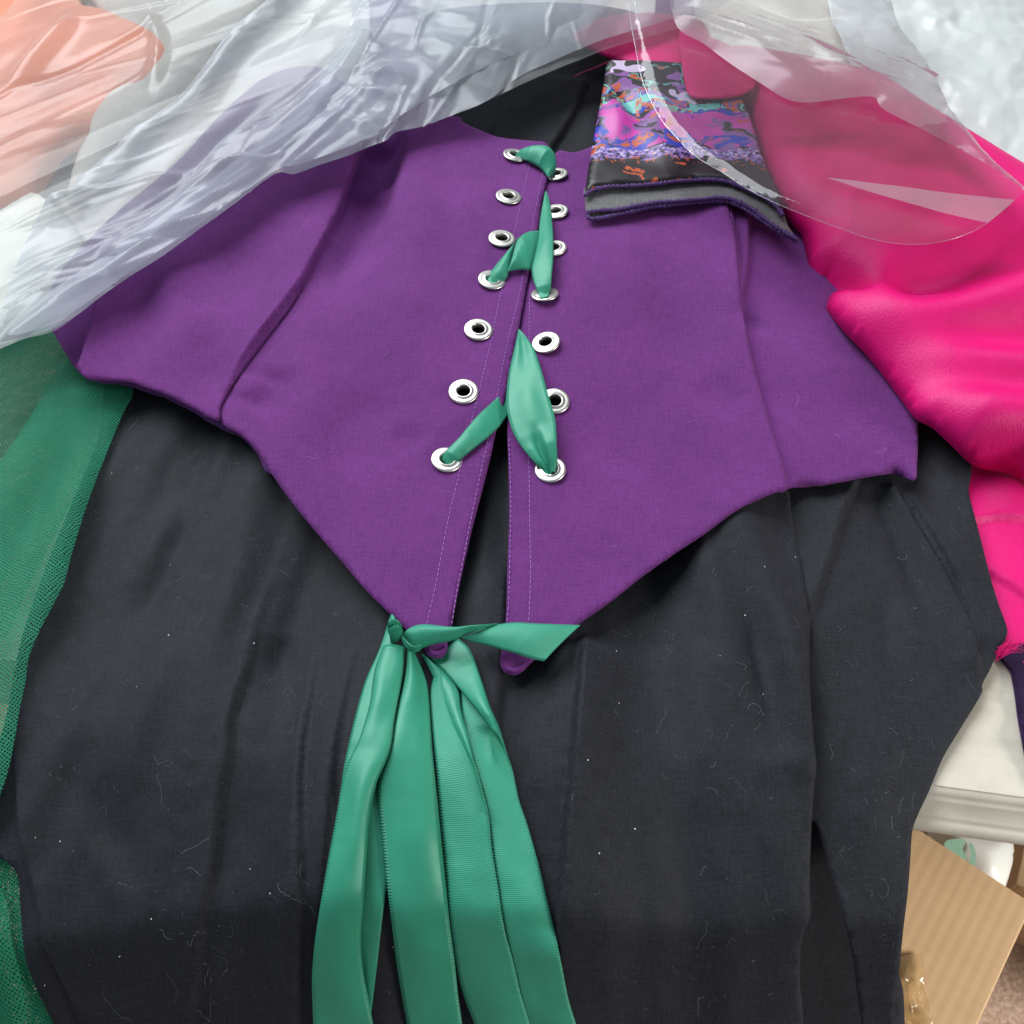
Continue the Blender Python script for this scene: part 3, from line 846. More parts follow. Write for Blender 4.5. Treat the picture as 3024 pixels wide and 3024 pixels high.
ZBD.step([(2215, 610), (2213, 680), (2207, 795), (2196, 880), (2205, 960)], 0.0032, 0.0016, 0.02, side=-1, taper=(0, 0.3))
ZBD.ridge([(2190, 900), (2230, 945), (2275, 935)], -0.0016, 0.008)
ZBD.ridge([(2060, 1100), (2130, 1170), (2210, 1230)], -0.0018, 0.012)
ZBD.ridge([(2380, 1405), (2398, 1440)], -0.002, 0.005)
ZBD.ridge([(1830, 640), (1820, 800), (1840, 1000)], 0.0016, 0.03)
ZBD.ridge([(2620, 1380), (2660, 1395), (2700, 1400)], -0.004, 0.006)
ZBL = Field(lambda P: zb_base(P) + 0.0032); ZBL.feat = ZBD.feat; ZBL.guides = ZBD.guides
edgeL = [(1628, 455), (1617, 525), (1601, 594), (1588, 678), (1570, 765), (1554, 850), (1535, 954), (1519, 1042), (1498, 1154), (1465, 1275), (1450, 1344), (1424, 1450), (1392, 1572), (1360, 1715), (1334, 1843), (1322, 1901)]
tipL = [(1320, 1925), (1306, 1941), (1284, 1944), (1264, 1936), (1250, 1914)]
hemL = [(1199, 1859), (1132, 1795), (1069, 1731), (1012, 1662), (933, 1572), (869, 1493), (811, 1413), (758, 1331), (710, 1284), (657, 1252)]
neckL = [(1100, -80), (1215, -80), (1235, 100), (1260, 220), (1300, 300), (1339, 343), (1371, 363), (1413, 382), (1466, 403), (1519, 411), (1578, 416), (1612, 422)]
bodice = empty('purple_bodice', (*at_z([(1480, 1200)], 0.0)[0], 0.0), 'purple cotton bodice with metal eyelets and pointed front tips, lying on the black dress', 'bodice')

eyL = [(1522, 462), (1502, 584), (1482, 708), (1453, 830), (1413, 977), (1369, 1160), (1320, 1361)]
eyR = [(1640, 518), (1640, 628), (1634, 737), (1608, 872), (1611, 1015), (1638, 1188), (1625, 1390)]
hl = on(eyL, ZBL); hr_ = on(eyR, ZBD)
HR = 0.0040
fpl = cloth('front_panel', neckL + edgeL + tipL + hemL + [(640, 1196), (690, 1106), (770, 1000), (862, 876), (940, 726), (986, 631), (1007, 562), (1026, 500), (1031, 420), (1060, 300), (1090, 100)],
            ZBL, M['purple'], bodice, sp=0.0026, solid=0.0018, holes=[(x, y, HR) for x, y in hl], edge=(0.0009, 0.0016))
ZSL = Field(lambda P: zb_base(P) + 0.0054); ZSL.feat = ZBD.feat; ZSL.guides = ZBD.guides
cloth('side_panel', [(1052, 300), (1048, 430), (1046, 493), (1022, 562), (1001, 631), (955, 726), (877, 876), (785, 1000), (706, 1106), (654, 1196), (648, 1238), (615, 1232), (583, 1212), (530, 1184), (477, 1160), (435, 1147), (382, 1127), (300, 1122),
                     (251, 1116), (205, 1062), (159, 985), (130, 930), (180, 800), (330, 640), (520, 480), (660, 330), (800, 220), (950, 200)], ZSL, M['purple'], bodice, sp=0.0026, solid=0.0014, edge=(0.0007, 0.0015))
# lining shows as a second edge below the hem
cloth('lining', [(251, 1122), (262, 1132), (330, 1134), (385, 1140), (437, 1159), (479, 1171), (532, 1196), (585, 1225), (617, 1246), (660, 1268), (712, 1292), (758, 1338), (800, 1400), (900, 1350), (800, 1150), (600, 1050), (300, 1040)],
      lambda P: zb_base(P) - 0.0035, M['purple_dark'], bodice, sp=0.004, solid=0.0015, edge=(0.001, 0.003))
edgeR = [(1640, 452), (1600, 560), (1575, 700), (1540, 900), (1505, 1100), (1498, 1254), (1501, 1371), (1503, 1530), (1498, 1689), (1493, 1837)]
tipR = [(1480, 1928), (1477, 1962), (1489, 1984), (1516, 1994), (1543, 1984), (1567, 1959)]
hemR = [(1625, 1909), (1710, 1843), (1795, 1784), (1901, 1700), (2012, 1622), (2080, 1578), (2159, 1519), (2228, 1480), (2297, 1453), (2323, 1445)]
fpr = cloth('front_panel', edgeR + tipR + hemR + [(2313, 1382), (2276, 1265), (2239, 1133), (2212, 1024), (2186, 869), (2170, 689), (2148, 604), (2120, 450), (2060, 250), (2040, -60), (1950, -80), (1925, 150), (1880, 330), (1800, 405), (1742, 435), (1694, 450)],
            ZBD, M['purple'], bodice, sp=0.0026, solid=0.0018, holes=[(x, y, HR) for x, y in hr_], edge=(0.0009, 0.0016))
ZSR = Field(lambda P: zb_base(P) - 0.0032); ZSR.feat = ZBD.feat; ZSR.guides = ZBD.guides
cloth('side_panel', [(2120, 500), (2140, 604), (2160, 689), (2176, 869), (2200, 1024), (2228, 1133), (2265, 1265), (2303, 1382), (2318, 1440), (2345, 1440), (2398, 1437), (2477, 1424), (2557, 1408), (2620, 1400), (2652, 1402), (2702, 1417),
                     (2708, 1371), (2711, 1276), (2700, 1150), (2610, 950), (2490, 800), (2380, 640), (2250, 520)], ZSR, M['purple'], bodice, sp=0.0026, solid=0.0014, edge=(0.0007, 0.0015))

# stitching lines on the plackets
def stitch_line(px, zf, parent, n_len=0.0021, gap=0.0007):
    xy = resample(catmull(on(px, zf), 8), 0.0007)
    L = np.concatenate([[0], np.cumsum(np.linalg.norm(np.diff(xy, axis=0), axis=1))])
    s = 0.0; paths = []
    while s + n_len < L[-1]:
        t = np.linspace(s, s + n_len, 5)
        q = np.stack([np.interp(t, L, xy[:, 0]), np.interp(t, L, xy[:, 1])], 1)
        z = zf(q) + np.array([-0.0001, 0.00022, 0.0003, 0.00022, -0.0001])
        paths.append(np.column_stack([q, z]))
        s += n_len + gap
    o = tubes('stitching', paths, 0.00019, M['thread'], parent, sides=5)
    o['kind'] = 'stuff'
stitch_line([(1575, 424), (1559, 509), (1530, 636), (1510, 730), (1480, 859), (1452, 1000), (1424, 1117), (1395, 1239), (1360, 1382), (1318, 1562), (1286, 1731), (1262, 1837), (1252, 1885)], ZBL, fpl)
stitch_line([(1605, 500), (1572, 668), (1538, 848), (1499, 1012), (1472, 1148), (1440, 1302), (1408, 1450), (1376, 1610), (1350, 1742), (1337, 1827), (1326, 1880)], ZBL, fpl)
stitch_line([(1503, 1297), (1509, 1477), (1506, 1636), (1501, 1795), (1486, 1930)], ZBD, fpr)
stitch_line([(1570, 800), (1564, 896), (1562, 1024), (1561, 1200), (1562, 1350), (1564, 1530), (1567, 1689), (1562, 1827), (1554, 1945)], ZBD, fpr)
# folded-in fabric at each tip
for pth, zf, par in (([(1262, 1905), (1272, 1922), (1290, 1930), (1308, 1920), (1316, 1905)], ZBL, fpl), ([(1488, 1955), (1498, 1972), (1516, 1980), (1536, 1972), (1552, 1952)], ZBD, fpr)):
    xy = resample(catmull(on(pth, zf), 8), n=30)
    tubes('tip_fold', [(np.column_stack([xy, zf(xy) - 0.0002]), 0.0013 * np.sin(np.linspace(0.3, math.pi - 0.3, 30)))], 0.001, M['purple'], par, sides=8)

# eyelets
prof = [(0.0034, -0.0030), (0.0034, 0.0002), (0.0036, 0.0009), (0.0041, 0.0012), (0.0046, 0.0009), (0.0050, 0.0005), (0.0058, 0.00045), (0.0066, 0.00055), (0.0073, 0.0004), (0.0078, 0.0), (0.0079, -0.0006)]
NS = 40
ev = []; ef = []
for r, z in prof:
    for k in range(NS):
        a = 2 * math.pi * k / NS; ev.append((r * math.cos(a), r * math.sin(a), z * 0.7))
for i in range(len(prof) - 1):
    for k in range(NS):
        k2 = (k + 1) % NS; ef.append((i * NS + k, (i + 1) * NS + k, (i + 1) * NS + k2, i * NS + k2))
ey_me = bpy.data.meshes.new('eyelet'); ey_me.from_pydata(ev, [], ef); ey_me.materials.append(M['metal'])
ey_me.polygons.foreach_set('use_smooth', [True] * len(ef))
def zplace(zf, xy):
    e = 0.006
    z = [float(zf(np.array([[xy[0] + a, xy[1] + b]]))[0]) for a, b in ((0, 0), (e, 0), (-e, 0), (0, e), (0, -e))]
    nrm = Vector((-(z[1] - z[2]) / (2 * e), -(z[3] - z[4]) / (2 * e), 1)).normalized()
    return z[0], nrm
tilts = {('R', 3): (0.0, 0.28), ('R', 4): (-0.22, 0.10), ('L', 3): (0.14, 0.12), ('L', 6): (0.16, 0.05), ('R', 6): (-0.12, 0.05), ('R', 0): (-0.15, 0.1), ('R', 1): (-0.15, 0.1), ('L', 0): (0.1, 0.12)}
rnd = random.Random(5)
for s, hs, zf, par in (('L', hl, ZBL, fpl), ('R', hr_, ZBD, fpr)):
    for i, xy in enumerate(hs):
        z, nrm = zplace(zf, xy)
        tx, ty = tilts.get((s, i), (rnd.uniform(-.06, .06), rnd.uniform(-.04, .06)))
        nrm = (nrm + Vector((tx, ty, 0))).normalized()
        o = bpy.data.objects.new('eyelet', ey_me); sc.collection.objects.link(o); o.parent = par
        o.location = Vector((xy[0], xy[1], z + 0.0013)) - Vector(origin_of(par))
        q = Vector((0, 0, 1)).rotation_difference(nrm); o.rotation_mode = 'QUATERNION'; o.rotation_quaternion = q

# ------------------------------------------------------------------ green satin lacing
lace = empty('lacing_ribbon', (*at_z([(1560, 900)], 0.0)[0], 0.0), 'green satin ribbon laced through the eyelets down the middle of the purple bodice', 'ribbon')
B = ZBL
strip('lace_loop', cM((878, 188), (935, 135), (1050, 100), (1170, 98), (1240, 155), (1266, 240), (1258, 330), (1240, 390)), cM((880, 205), (960, 232), (1080, 290), (1130, 330), (1165, 370), (1180, 395), (1195, 405), (1215, 400)),
      B, M['green'], lace, [0.0, 0.003, 0.006, 0.008, 0.009, 0.006, 0.003, -0.001], [0.0, 0.002, 0.003, 0.003, 0.003, 0.002, 0.001, -0.001], [0.001, 0.003, 0.004, 0.004, 0.003, 0.002, 0.001], ripple=0.0004)
strip('lace_strap', cM((1150, 575), (1110, 800), (1090, 1000), (1050, 1180), (1030, 1270), (1045, 1380), (1080, 1470), (1102, 1545), (1115, 1590)), cM((1165, 530), (1200, 620), (1220, 760), (1235, 960), (1236, 1150), (1222, 1330), (1212, 1450), (1196, 1515), (1175, 1570)),
      B, M['green'], lace, [0.001, 0.002, 0.004, 0.004, 0.004, 0.003, 0.002, -0.002], [0.000, 0.001, 0.003, 0.006, 0.006, 0.006, 0.003, -0.002], [0.0005, 0.001, 0.0012, 0.001, 0.001], ripple=0.0004, seed=1)
strip('lace_strap', cM((905, 985), (820, 1080), (740, 1170), (660, 1270), (620, 1330), (608, 1390), (630, 1440)), cM((880, 1010), (850, 1130), (832, 1220), (812, 1290), (800, 1345), (755, 1405), (720, 1450)),
      B, M['green'], lace, [0.002, 0.003, 0.003, 0.002, 0.0, -0.002], [0.003, 0.004, 0.004, 0.003, 0.001, -0.002], [0.001, 0.002, 0.003, 0.003, 0.002], ripple=0.0003, seed=2)
strip('lace_strap', cM((1100, 903), (1010, 912), (940, 945), (890, 1000), (855, 1110), (825, 1220), (798, 1290)), cM((1085, 1150), (1055, 1215), (1022, 1280), (960, 1275), (900, 1278), (850, 1285), (800, 1298)),
      B, M['green'], lace, [0.002, 0.004, 0.006, 0.006, 0.006, 0.005, 0.003], [0.001, 0.002, 0.002, 0.003, 0.003, 0.003, 0.003], [0.001, 0.003, 0.003, 0.001], ripple=0.0003, seed=3)
def leaf_fold(u, t):
    k = sstep((t - 0.62) / 0.2)
    return k * (0.0028 * sstep((u - 0.52) / 0.14) - 0.0018 * np.exp(-((u - 0.48) / 0.10) ** 2)) + 0.0006 * math.sin(u * 9) * np.sin(t * 9)
strip('lace_strap', cL((1088, 82), (1040, 300), (980, 560), (950, 800), (946, 950), (966, 1080), (1020, 1250), (1100, 1400), (1200, 1530), (1300, 1640), (1372, 1712), (1385, 1760)), cL((1095, 85), (1180, 180), (1270, 330), (1350, 560), (1420, 810), (1480, 1000), (1510, 1150), (1516, 1300), (1521, 1450), (1528, 1600), (1520, 1700), (1500, 1765)),
      B, M['green'], lace, [-0.001, 0.001, 0.0015, 0.002, 0.002, 0.002, 0.002, 0.0015, 0.001, 0.0, -0.003], [-0.001, 0.001, 0.003, 0.005, 0.006, 0.007, 0.007, 0.006, 0.004, 0.001, -0.003], [0.0, 0.0003, 0.0006, 0.0008, 0.001, 0.001, 0.001, 0.001, 0.001],
      m=28, n=90, ripple=0.0005, extra=leaf_fold, seed=4, minz=-0.003)
strip('lace_strap', cL((950, 780), (850, 860), (740, 960), (620, 1070), (500, 1210), (400, 1330), (280, 1450), (200, 1555), (215, 1620)), cL((955, 1070), (880, 1180), (760, 1300), (640, 1400), (540, 1480), (450, 1555), (395, 1600), (360, 1650), (330, 1690)),
      B, M['green'], lace, [-0.002, 0.001, 0.003, 0.004, 0.005, 0.004, 0.003, -0.002], [-0.002, 0.0, 0.001, 0.002, 0.002, 0.002, 0.001, -0.002], [0.0, 0.001, 0.0012, 0.0015, 0.002], ripple=0.0003, seed=5, minz=-0.003)

# ------------------------------------------------------------------ green satin ribbon tied at the bottom
tied = empty('tied_ribbon', (*at_z([(1400, 2100)], 0.0)[0], 0.0), 'green satin ribbon knotted round the bodice tips with long tails down the skirt', 'ribbon')
Z = ZS
_bt = Field(lambda P: np.maximum(skirt_base(P), 0.0235))
def ZT(P): return np.maximum(ZS(P), 0.0)
# tails, back ones first
strip('tail', cR((700, 400), (705, 560), (740, 700), (780, 830), (810, 950), (835, 1130), (860, 1300), (890, 1500), (930, 1680), (970, 1850), (1010, 2000)), cR((750, 460), (830, 575), (892, 690), (930, 790), (960, 930), (1000, 1050), (1050, 1230), (1090, 1400), (1120, 1520), (1152, 1680), (1182, 1830), (1230, 2000)),
      Z, M['green_back'], tied, [0.004, 0.003, 0.002], [0.004, 0.003, 0.002], 0.0012, ripple=0.0030, n=110, seed=6)
strip('tail', cR((590, 330), (562, 450), (570, 600), (590, 800), (605, 1000), (625, 1200), (645, 1400), (662, 1550), (684, 1700), (720, 1830), (780, 2000)), cR((620, 390), (660, 530), (715, 650), (765, 770), (800, 900), (824, 1000), (838, 1150), (862, 1300), (892, 1500), (932, 1650), (967, 1800), (1025, 2000)),
      Z, M['green_back'], tied, [0.004, 0.0035, 0.003], [0.006, 0.005, 0.004], 0.0012, ripple=0.0030, n=110, seed=7)
strip('tail', cR((385, 95), (335, 250), (270, 400), (215, 600), (172, 800), (168, 900), (200, 1000), (225, 1200), (230, 1400), (240, 1600), (262, 1750), (288, 1880)), cR((405, 110), (400, 300), (380, 500), (345, 700), (322, 860), (346, 1050), (362, 1200), (367, 1300), (348, 1450), (326, 1650), (310, 1780), (298, 1880)),
      Z, M['green'], tied, [0.006, 0.004, 0.002, 0.001], [0.008, 0.006, 0.003, 0.002], 0.001, ripple=0.0006, n=110, seed=8)
strip('tail', cR((462, 240), (450, 370), (412, 540), (380, 700), (335, 830), (327, 900), (347, 1100), (367, 1300), (392, 1500), (417, 1700), (470, 2000)), cR((490, 262), (540, 380), (556, 470), (571, 700), (591, 900), (611, 1100), (636, 1350), (651, 1500), (671, 1650), (686, 1800), (712, 2000)),
      Z, M['green'], tied, [0.008, 0.007, 0.005, 0.003, 0.003], [0.006, 0.006, 0.005, 0.005, 0.004], [0.002, 0.002, 0.001, 0.0006], ripple=0.0038, n=120, seed=9)
strip('tail', cR((352, 238), (312, 350), (290, 500), (240, 660), (200, 740), (165, 850), (140, 1000), (95, 1250), (55, 1500), (35, 1700), (35, 1850), (40, 2000)), cR((450, 245), (436, 380), (402, 560), (380, 710), (322, 855), (292, 1000), (276, 1200), (262, 1400), (251, 1550), (263, 1700), (286, 1820), (315, 2000)),
      Z, M['green'], tied, [0.009, 0.008, 0.007, 0.005, 0.004, 0.003], [0.010, 0.010, 0.010, 0.008, 0.005, 0.004], [0.003, 0.0035, 0.003, 0.001, 0.0006], ripple=0.0038, n=120, seed=10)
strip('tail', cR((520, 275), (570, 370), (620, 490), (660, 600), (710, 700), (750, 780), (790, 905), (812, 990)), cR((560, 300), (640, 370), (688, 440), (700, 520), (732, 640), (757, 750), (800, 915), (822, 1000)),
      Z, M['green'], tied, [0.003, 0.005, 0.006, 0.007], [0.004, 0.006, 0.008, 0.008], [0.001, 0.002, 0.003, 0.001], ripple=0.0005, seed=11)
strip('tail', cR((555, 285), (620, 350), (700, 440), (780, 540), (840, 622), (890, 705), (915, 770)), cR((690, 205), (742, 260), (790, 390), (830, 510), (871, 602), (898, 692), (930, 800)),
      Z, M['green'], tied, [0.004, 0.006, 0.008, 0.008, 0.006], [0.003, 0.005, 0.008, 0.009, 0.006], [0.000, 0.002, 0.004, 0.001], ripple=0.0005, seed=12)
# knot and band
strip('knot_loop', cK((378, 395), (395, 430), (430, 470), (470, 488), (510, 482), (535, 462)), cK((395, 370), (420, 395), (450, 425), (480, 445), (510, 450), (540, 440)), Z, M['green'], tied, 0.014, 0.016, 0.003, n=30)
strip('knot', cK((268, 330), (272, 295), (300, 262), (345, 258), (385, 300), (392, 340)), cK((275, 350), (285, 390), (312, 402), (345, 398), (372, 378), (385, 350)), Z, M['green'], tied, 0.010, 0.010, [0.003, 0.008, 0.009, 0.008, 0.003], n=40, m=18,
      extra=lambda u, t: 0.0022 * np.sin(u * 16 + t * 5))
strip('band', cK((375, 350), (430, 295), (500, 264), (580, 257), (680, 269), (800, 280), (900, 278), (1010, 270), (1155, 258)), cK((368, 372), (400, 412), (440, 450), (490, 476), (540, 455), (640, 420), (740, 403), (820, 380), (900, 337), (1010, 302), (1150, 268)),
      _bt, M['green_back'], tied, [0.002, 0.005, 0.005, 0.006, 0.006, 0.005], [-0.002, 0.0, 0.003, 0.004, 0.006, 0.004], [0.001, 0.004, 0.004, 0.003, 0.001], ripple=0.0004, n=90, seed=13, minz=-0.02)
strip('band', cK((870, 362), (960, 322), (1050, 288), (1150, 260), (1290, 242), (1450, 249), (1620, 257), (1835, 264)), cK((860, 372), (960, 405), (1090, 435), (1190, 465), (1300, 495), (1400, 530), (1490, 552), (1538, 558)),
      _bt, M['green_back'], tied, [0.003, 0.004, 0.005, 0.006, 0.005, 0.003, 0.0], [0.002, 0.002, 0.003, 0.003, 0.003, 0.002, 0.001], [0.001, 0.002, 0.002, 0.002, 0.001], ripple=0.0004, n=90, seed=14, minz=-0.02)

# ------------------------------------------------------------------ green netting at the left
net = empty('green_netting', (*at_z([(120, 1700)], 0.0)[0], 0.0), 'dark green net fabric bunched along the left edge of the black skirt', 'fabric')
ZNT = Field(lambda P: np.maximum(skirt_base(P), -0.2) + 0.009 + 0.0042 * vnoise(rot(P, 16, 1, 0.18), 42, 3) + 0.001 * fbm(rot(P, 16, 1, 0.3), 90, 5))
ZNT.ridge([(330, 1230), (230, 1480), (150, 1720), (60, 1950), (0, 2150)], 0.007, 0.013)
ZNT.ridge([(200, 1200), (120, 1450), (40, 1650)], -0.006, 0.010)
ZNT.ridge([(140, 1168), (250, 1170), (330, 1160), (390, 1148)], 0.003, 0.005)
main_net = [(150, 1120), (215, 1050), (300, 1090), (392, 1146), (360, 1228), (318, 1329), (281, 1424), (244, 1530), (212, 1636), (188, 1726), (168, 1765), (114, 1869), (85, 1943), (74, 2020), (58, 2095), (40, 2201), (16, 2302), (-30, 2400), (-120, 2400), (-160, 1900), (-120, 1500), (0, 1360), (90, 1228)]
cloth('folded_layer', main_net, ZNT, M['net'], net, sp=0.004, solid=0, edge=(0.003, 0.006))
cloth('under_layer', [(-150, 1060), (60, 960), (200, 960), (300, 1080), (330, 1160), (250, 1400), (100, 1700), (0, 1900), (-150, 2000)], lambda P: 0.007 + 0.001 * fbm(P, 40, 2), M['net_sheer'], net, sp=0.005, solid=0)
cloth('under_layer', [(-150, 1030), (60, 930), (230, 990), (310, 1120), (200, 1350), (50, 1600), (-150, 1850)], lambda P: 0.004 + 0.001 * fbm(P, 40, 4), M['net_sheer'], net, sp=0.005, solid=0)
ZN2 = Field(lambda P: skirt_base(P) - 0.006 + 0.002 * fbm(rot(P, -20, 1, 0.4), 35, 6))
ZN2.step([(0, 2640), (30, 2780), (60, 2900), (80, 3024), (90, 3100)], 0.006, 0.002, 0.02, side=-1)
cloth('hanging_layer', [(-200, 2350), (-20, 2480), (60, 2560), (90, 2700), (120, 2900), (170, 3024), (220, 3150), (300, 3400), (-300, 3400)], ZN2, M['net'], net, sp=0.004, solid=0)
cloth('hanging_layer', [(-200, 2400), (0, 2620), (35, 2780), (62, 2900), (82, 3024), (110, 3150), (170, 3380), (-300, 3380)], lambda P: ZN2(P) + 0.004, M['net'], net, sp=0.004, solid=0)
cloth('hanging_layer', [(-220, 2300), (-20, 2450), (60, 2560), (100, 2700), (140, 2900), (200, 3024), (260, 3200), (330, 3420), (-300, 3420)], lambda P: ZN2(P) - 0.012, M['net'], net, sp=0.005, solid=0)
cloth('hanging_layer', [(-220, 2300), (-20, 2450), (60, 2560), (100, 2700), (140, 2900), (200, 3024), (260, 3200), (330, 3420), (-300, 3420)], lambda P: skirt_base(P) - 0.026, M['net'], net, sp=0.005, solid=0)

# ------------------------------------------------------------------ hot pink satin
pink = empty('pink_satin', (*at_z([(2800, 1000)], 0.0)[0], 0.0), 'hot pink satin fabric draped in soft folds at the right', 'fabric')
ZP = Field(lambda P: 0.041 + 0.0012 * vnoise(rot(P, -12, 0.30, 1), 14, 2))
ZP.gain = 1.3
ZP.ridge([(2380, 708), (2440, 742), (2500, 782), (2560, 830), (2600, 856)], -0.012, 0.0055, taper=(0.3, 0.4), guide=True)
ZP.ridge([(2380, 750), (2415, 815), (2480, 878), (2560, 912), (2680, 925), (2800, 915), (2920, 880), (3060, 835)], 0.008, 0.018, taper=(0.6, 0))
ZP.ridge([(2580, 845), (2680, 846), (2790, 836), (2900, 800), (3060, 740)], -0.008, 0.018, taper=(0.25, 0))
ZP.ridge([(2640, 866), (2740, 868), (2830, 858)], 0.0015, 0.002, guide=True)
ZP.ridge([(2380, 560), (2520, 600), (2700, 650), (2850, 680), (3060, 640)], 0.006, 0.04)
ZP.ridge([(2560, 960), (2700, 985), (2890, 990), (3060, 1000)], -0.006, 0.016, taper=(0.8, 0))
ZP.ridge([(2560, 1010), (2720, 1040), (2880, 1052), (3060, 1062)], 0.006, 0.014, taper=(0.8, 0))
ZP.ridge([(2600, 1070), (2760, 1092), (2910, 1112), (3060, 1140)], -0.006, 0.014, taper=(0.8, 0))
ZP.ridge([(2600, 1110), (2740, 1165), (2880, 1205), (3060, 1210)], 0.007, 0.020, taper=(0.8, 0))
ZP.ridge([(2815, 1322), (2870, 1308), (2940, 1300), (3060, 1305)], -0.010, 0.005, taper=(0.2, 0), guide=True)
ZP.ridge([(2860, 1350), (2950, 1345), (3060, 1365)], 0.004, 0.008)
ZP.ridge([(2230, 330), (2300, 450), (2370, 600), (2400, 680)], 0.005, 0.018)
pm = [(2130, 170), (2172, 238), (2212, 371), (2254, 503), (2297, 599), (2339, 662), (2366, 694), (2377, 735), (2397, 816), (2440, 911), (2488, 975), (2562, 1053), (2625, 1132), (2668, 1191), (2705, 1238), (2753, 1265), (2806, 1313), (2848, 1355), (2888, 1382), (2960, 1395), (3060, 1425), (3250, 1460), (3480, 1440),
      (3520, 1000), (3420, 720), (3200, 600), (3060, 545), (2901, 450), (2742, 350), (2600, 260), (2450, 220), (2300, 190)]
cloth('drape', pm, ZP, M['pink'], pink, sp=0.0027, solid=0.0009, edge=(0.021, 0.030))
ZP2 = Field(lambda P: 0.0025 + 0.0008 * fbm(P, 30, 3))
ZP2.step([(2840, 1552), (2885, 1548), (2940, 1538), (3060, 1548)], 0.0035, 0.0022, 0.05, side=1)
ZP2.step([(2905, 1690), (2960, 1720), (3060, 1790)], 0.003, 0.0022, 0.05, side=1)
ZP2.ridge([(2870, 1420), (2930, 1432), (2990, 1465), (3060, 1520)], 0.004, 0.012)
cloth('lower_fold', [(2800, 1350), (2800, 1500), (2830, 1650), (2860, 1780), (2900, 1880), (2950, 1905), (2972, 1935), (2995, 1975), (3030, 2020), (3100, 2080), (3250, 2140), (3480, 2080), (3500, 1600), (3400, 1340), (3180, 1330)], ZP2, M['pink'], pink, sp=0.0028, solid=0.0009, edge=(0.002, 0.004))
ZP3 = Field(lambda P: 0.034 + 0.001 * fbm(P, 30, 3))
cloth('top_fold', [(1690, 110), (1770, 158), (1820, 176), (1860, 194), (1890, 206), (1990, 240), (2080, 200), (2080, 70), (1900, 40), (1760, 60)], ZP3, M['pink'], pink, sp=0.003, solid=0.0009, edge=(0.003, 0.01))
cloth('top_fold', [(2012, 88), (2100, 110), (2200, 160), (2240, 235), (2190, 280), (2110, 290), (2040, 283), (2022, 240), (2010, 160)], lambda P: ZP3(P) + 0.010, M['pink'], pink, sp=0.003, solid=0.0009, edge=(0.003, 0.02, 1))
# loose frayed threads at the cut end
rs = np.random.RandomState(4); paths = []
for i in range(22):
    x0, y0 = 2985 + rs.rand() * 50, 1860 + rs.rand() * 60
    x1, y1 = 2945 + rs.rand() * 25, 1895 + rs.rand() * 45
    c = [(x0, y0), ((x0 + x1) / 2 + rs.randn() * 8, (y0 + y1) / 2 + rs.randn() * 12), (x1, y1)]
    xy = catmull(at_z(c, 0.012), 8)
    paths.append(np.column_stack([xy, 0.010 + 0.005 * np.sin(np.linspace(0, 3.1, len(xy))) * rs.rand() - np.linspace(0, 0.004, len(xy))]))
o = tubes('frayed_threads', paths, 0.00016, M['pink'], pink, sides=4); o['kind'] = 'stuff'
# single pink thread over the black neckline
xy = catmull(at_z(cB((1315, 402), (1360, 392), (1430, 375), (1490, 358), (1540, 350), (1580, 356)), 0.03), 8)
o = tubes('pink_thread', [np.column_stack([xy, np.linspace(0.027, 0.034, len(xy))])], 0.00045, M['pinkthread'])
tag(o, 'thin pink thread lying across the black neckline beside the printed scarf', 'thread')
# dark purple cloth hanging at the right frame edge
cloth('purple_velvet', [(2960, 1915), (2985, 1985), (3000, 2070), (3012, 2150), (3026, 2230), (3050, 2300), (3150, 2380), (3400, 2300), (3400, 1900), (3200, 1880)], lambda P: 0.003 + 0.002 * fbm(P, 60, 1), M['velvet'], None, sp=0.003, solid=0.001)
tag(bpy.data.objects['purple_velvet'], 'very dark purple velvety cloth edge at the right border below the pink satin', 'fabric')

# ------------------------------------------------------------------ printed scarf
scarf = empty('printed_scarf', (*at_z([(1950, 500)], 0.0)[0], 0.0), 'folded scarf printed in lilac, pink, blue and black with purple overlocked hems', 'scarf')
ZSC = Field(lambda P: 0.0385 + 0.0015 * fbm(P, 25, 4))
ZSC.ridge(cS((380, 340), (470, 470), (600, 580), (700, 600)), -0.006, 0.006)
ZSC.ridge(cS((360, 250), (420, 420), (440, 620), (400, 850)), 0.004, 0.008)
ZSC.ridge(cS((620, 300), (680, 480), (760, 640), (900, 800)), 0.005, 0.010)
ZSC.ridge(cS((700, 600), (800, 800), (1000, 950)), 0.003, 0.015)
hem1 = cS((188, 1158), (225, 1128), (280, 1108), (400, 1092), (560, 1086), (700, 1075), (850, 1055), (1000, 1046), (1120, 1046), (1230, 1066), (1330, 1110), (1450, 1165), (1540, 1225), (1600, 1300))
top_out = cS((350, 200), (330, 300), (300, 480), (260, 680), (230, 850), (205, 1000)) + hem1 + cS((1580, 1150), (1480, 950), (1400, 700), (1300, 450), (1100, 250), (800, 200), (600, 190), (450, 190))
cloth('top_layer', top_out, ZSC, M['print'], scarf, sp=0.003, solid=0.0006, edge=(0.002, 0.004))
ZSC2 = Field(lambda P: 0.0340 + 0.0015 * fbm(P, 25, 4))
hem2 = cS((203, 1275), (300, 1262), (420, 1255), (560, 1228), (700, 1205), (850, 1195), (1000, 1185), (1130, 1172), (1240, 1185), (1360, 1240), (1480, 1330), (1590, 1405), (1700, 1470))
cloth('lower_layer', cS((190, 1100), (192, 1180)) + hem2 + cS((1640, 1380), (1600, 1280), (1500, 1150), (1200, 950), (800, 950), (400, 1000)), ZSC2, M['print_back'], scarf, sp=0.003, solid=0.0006)
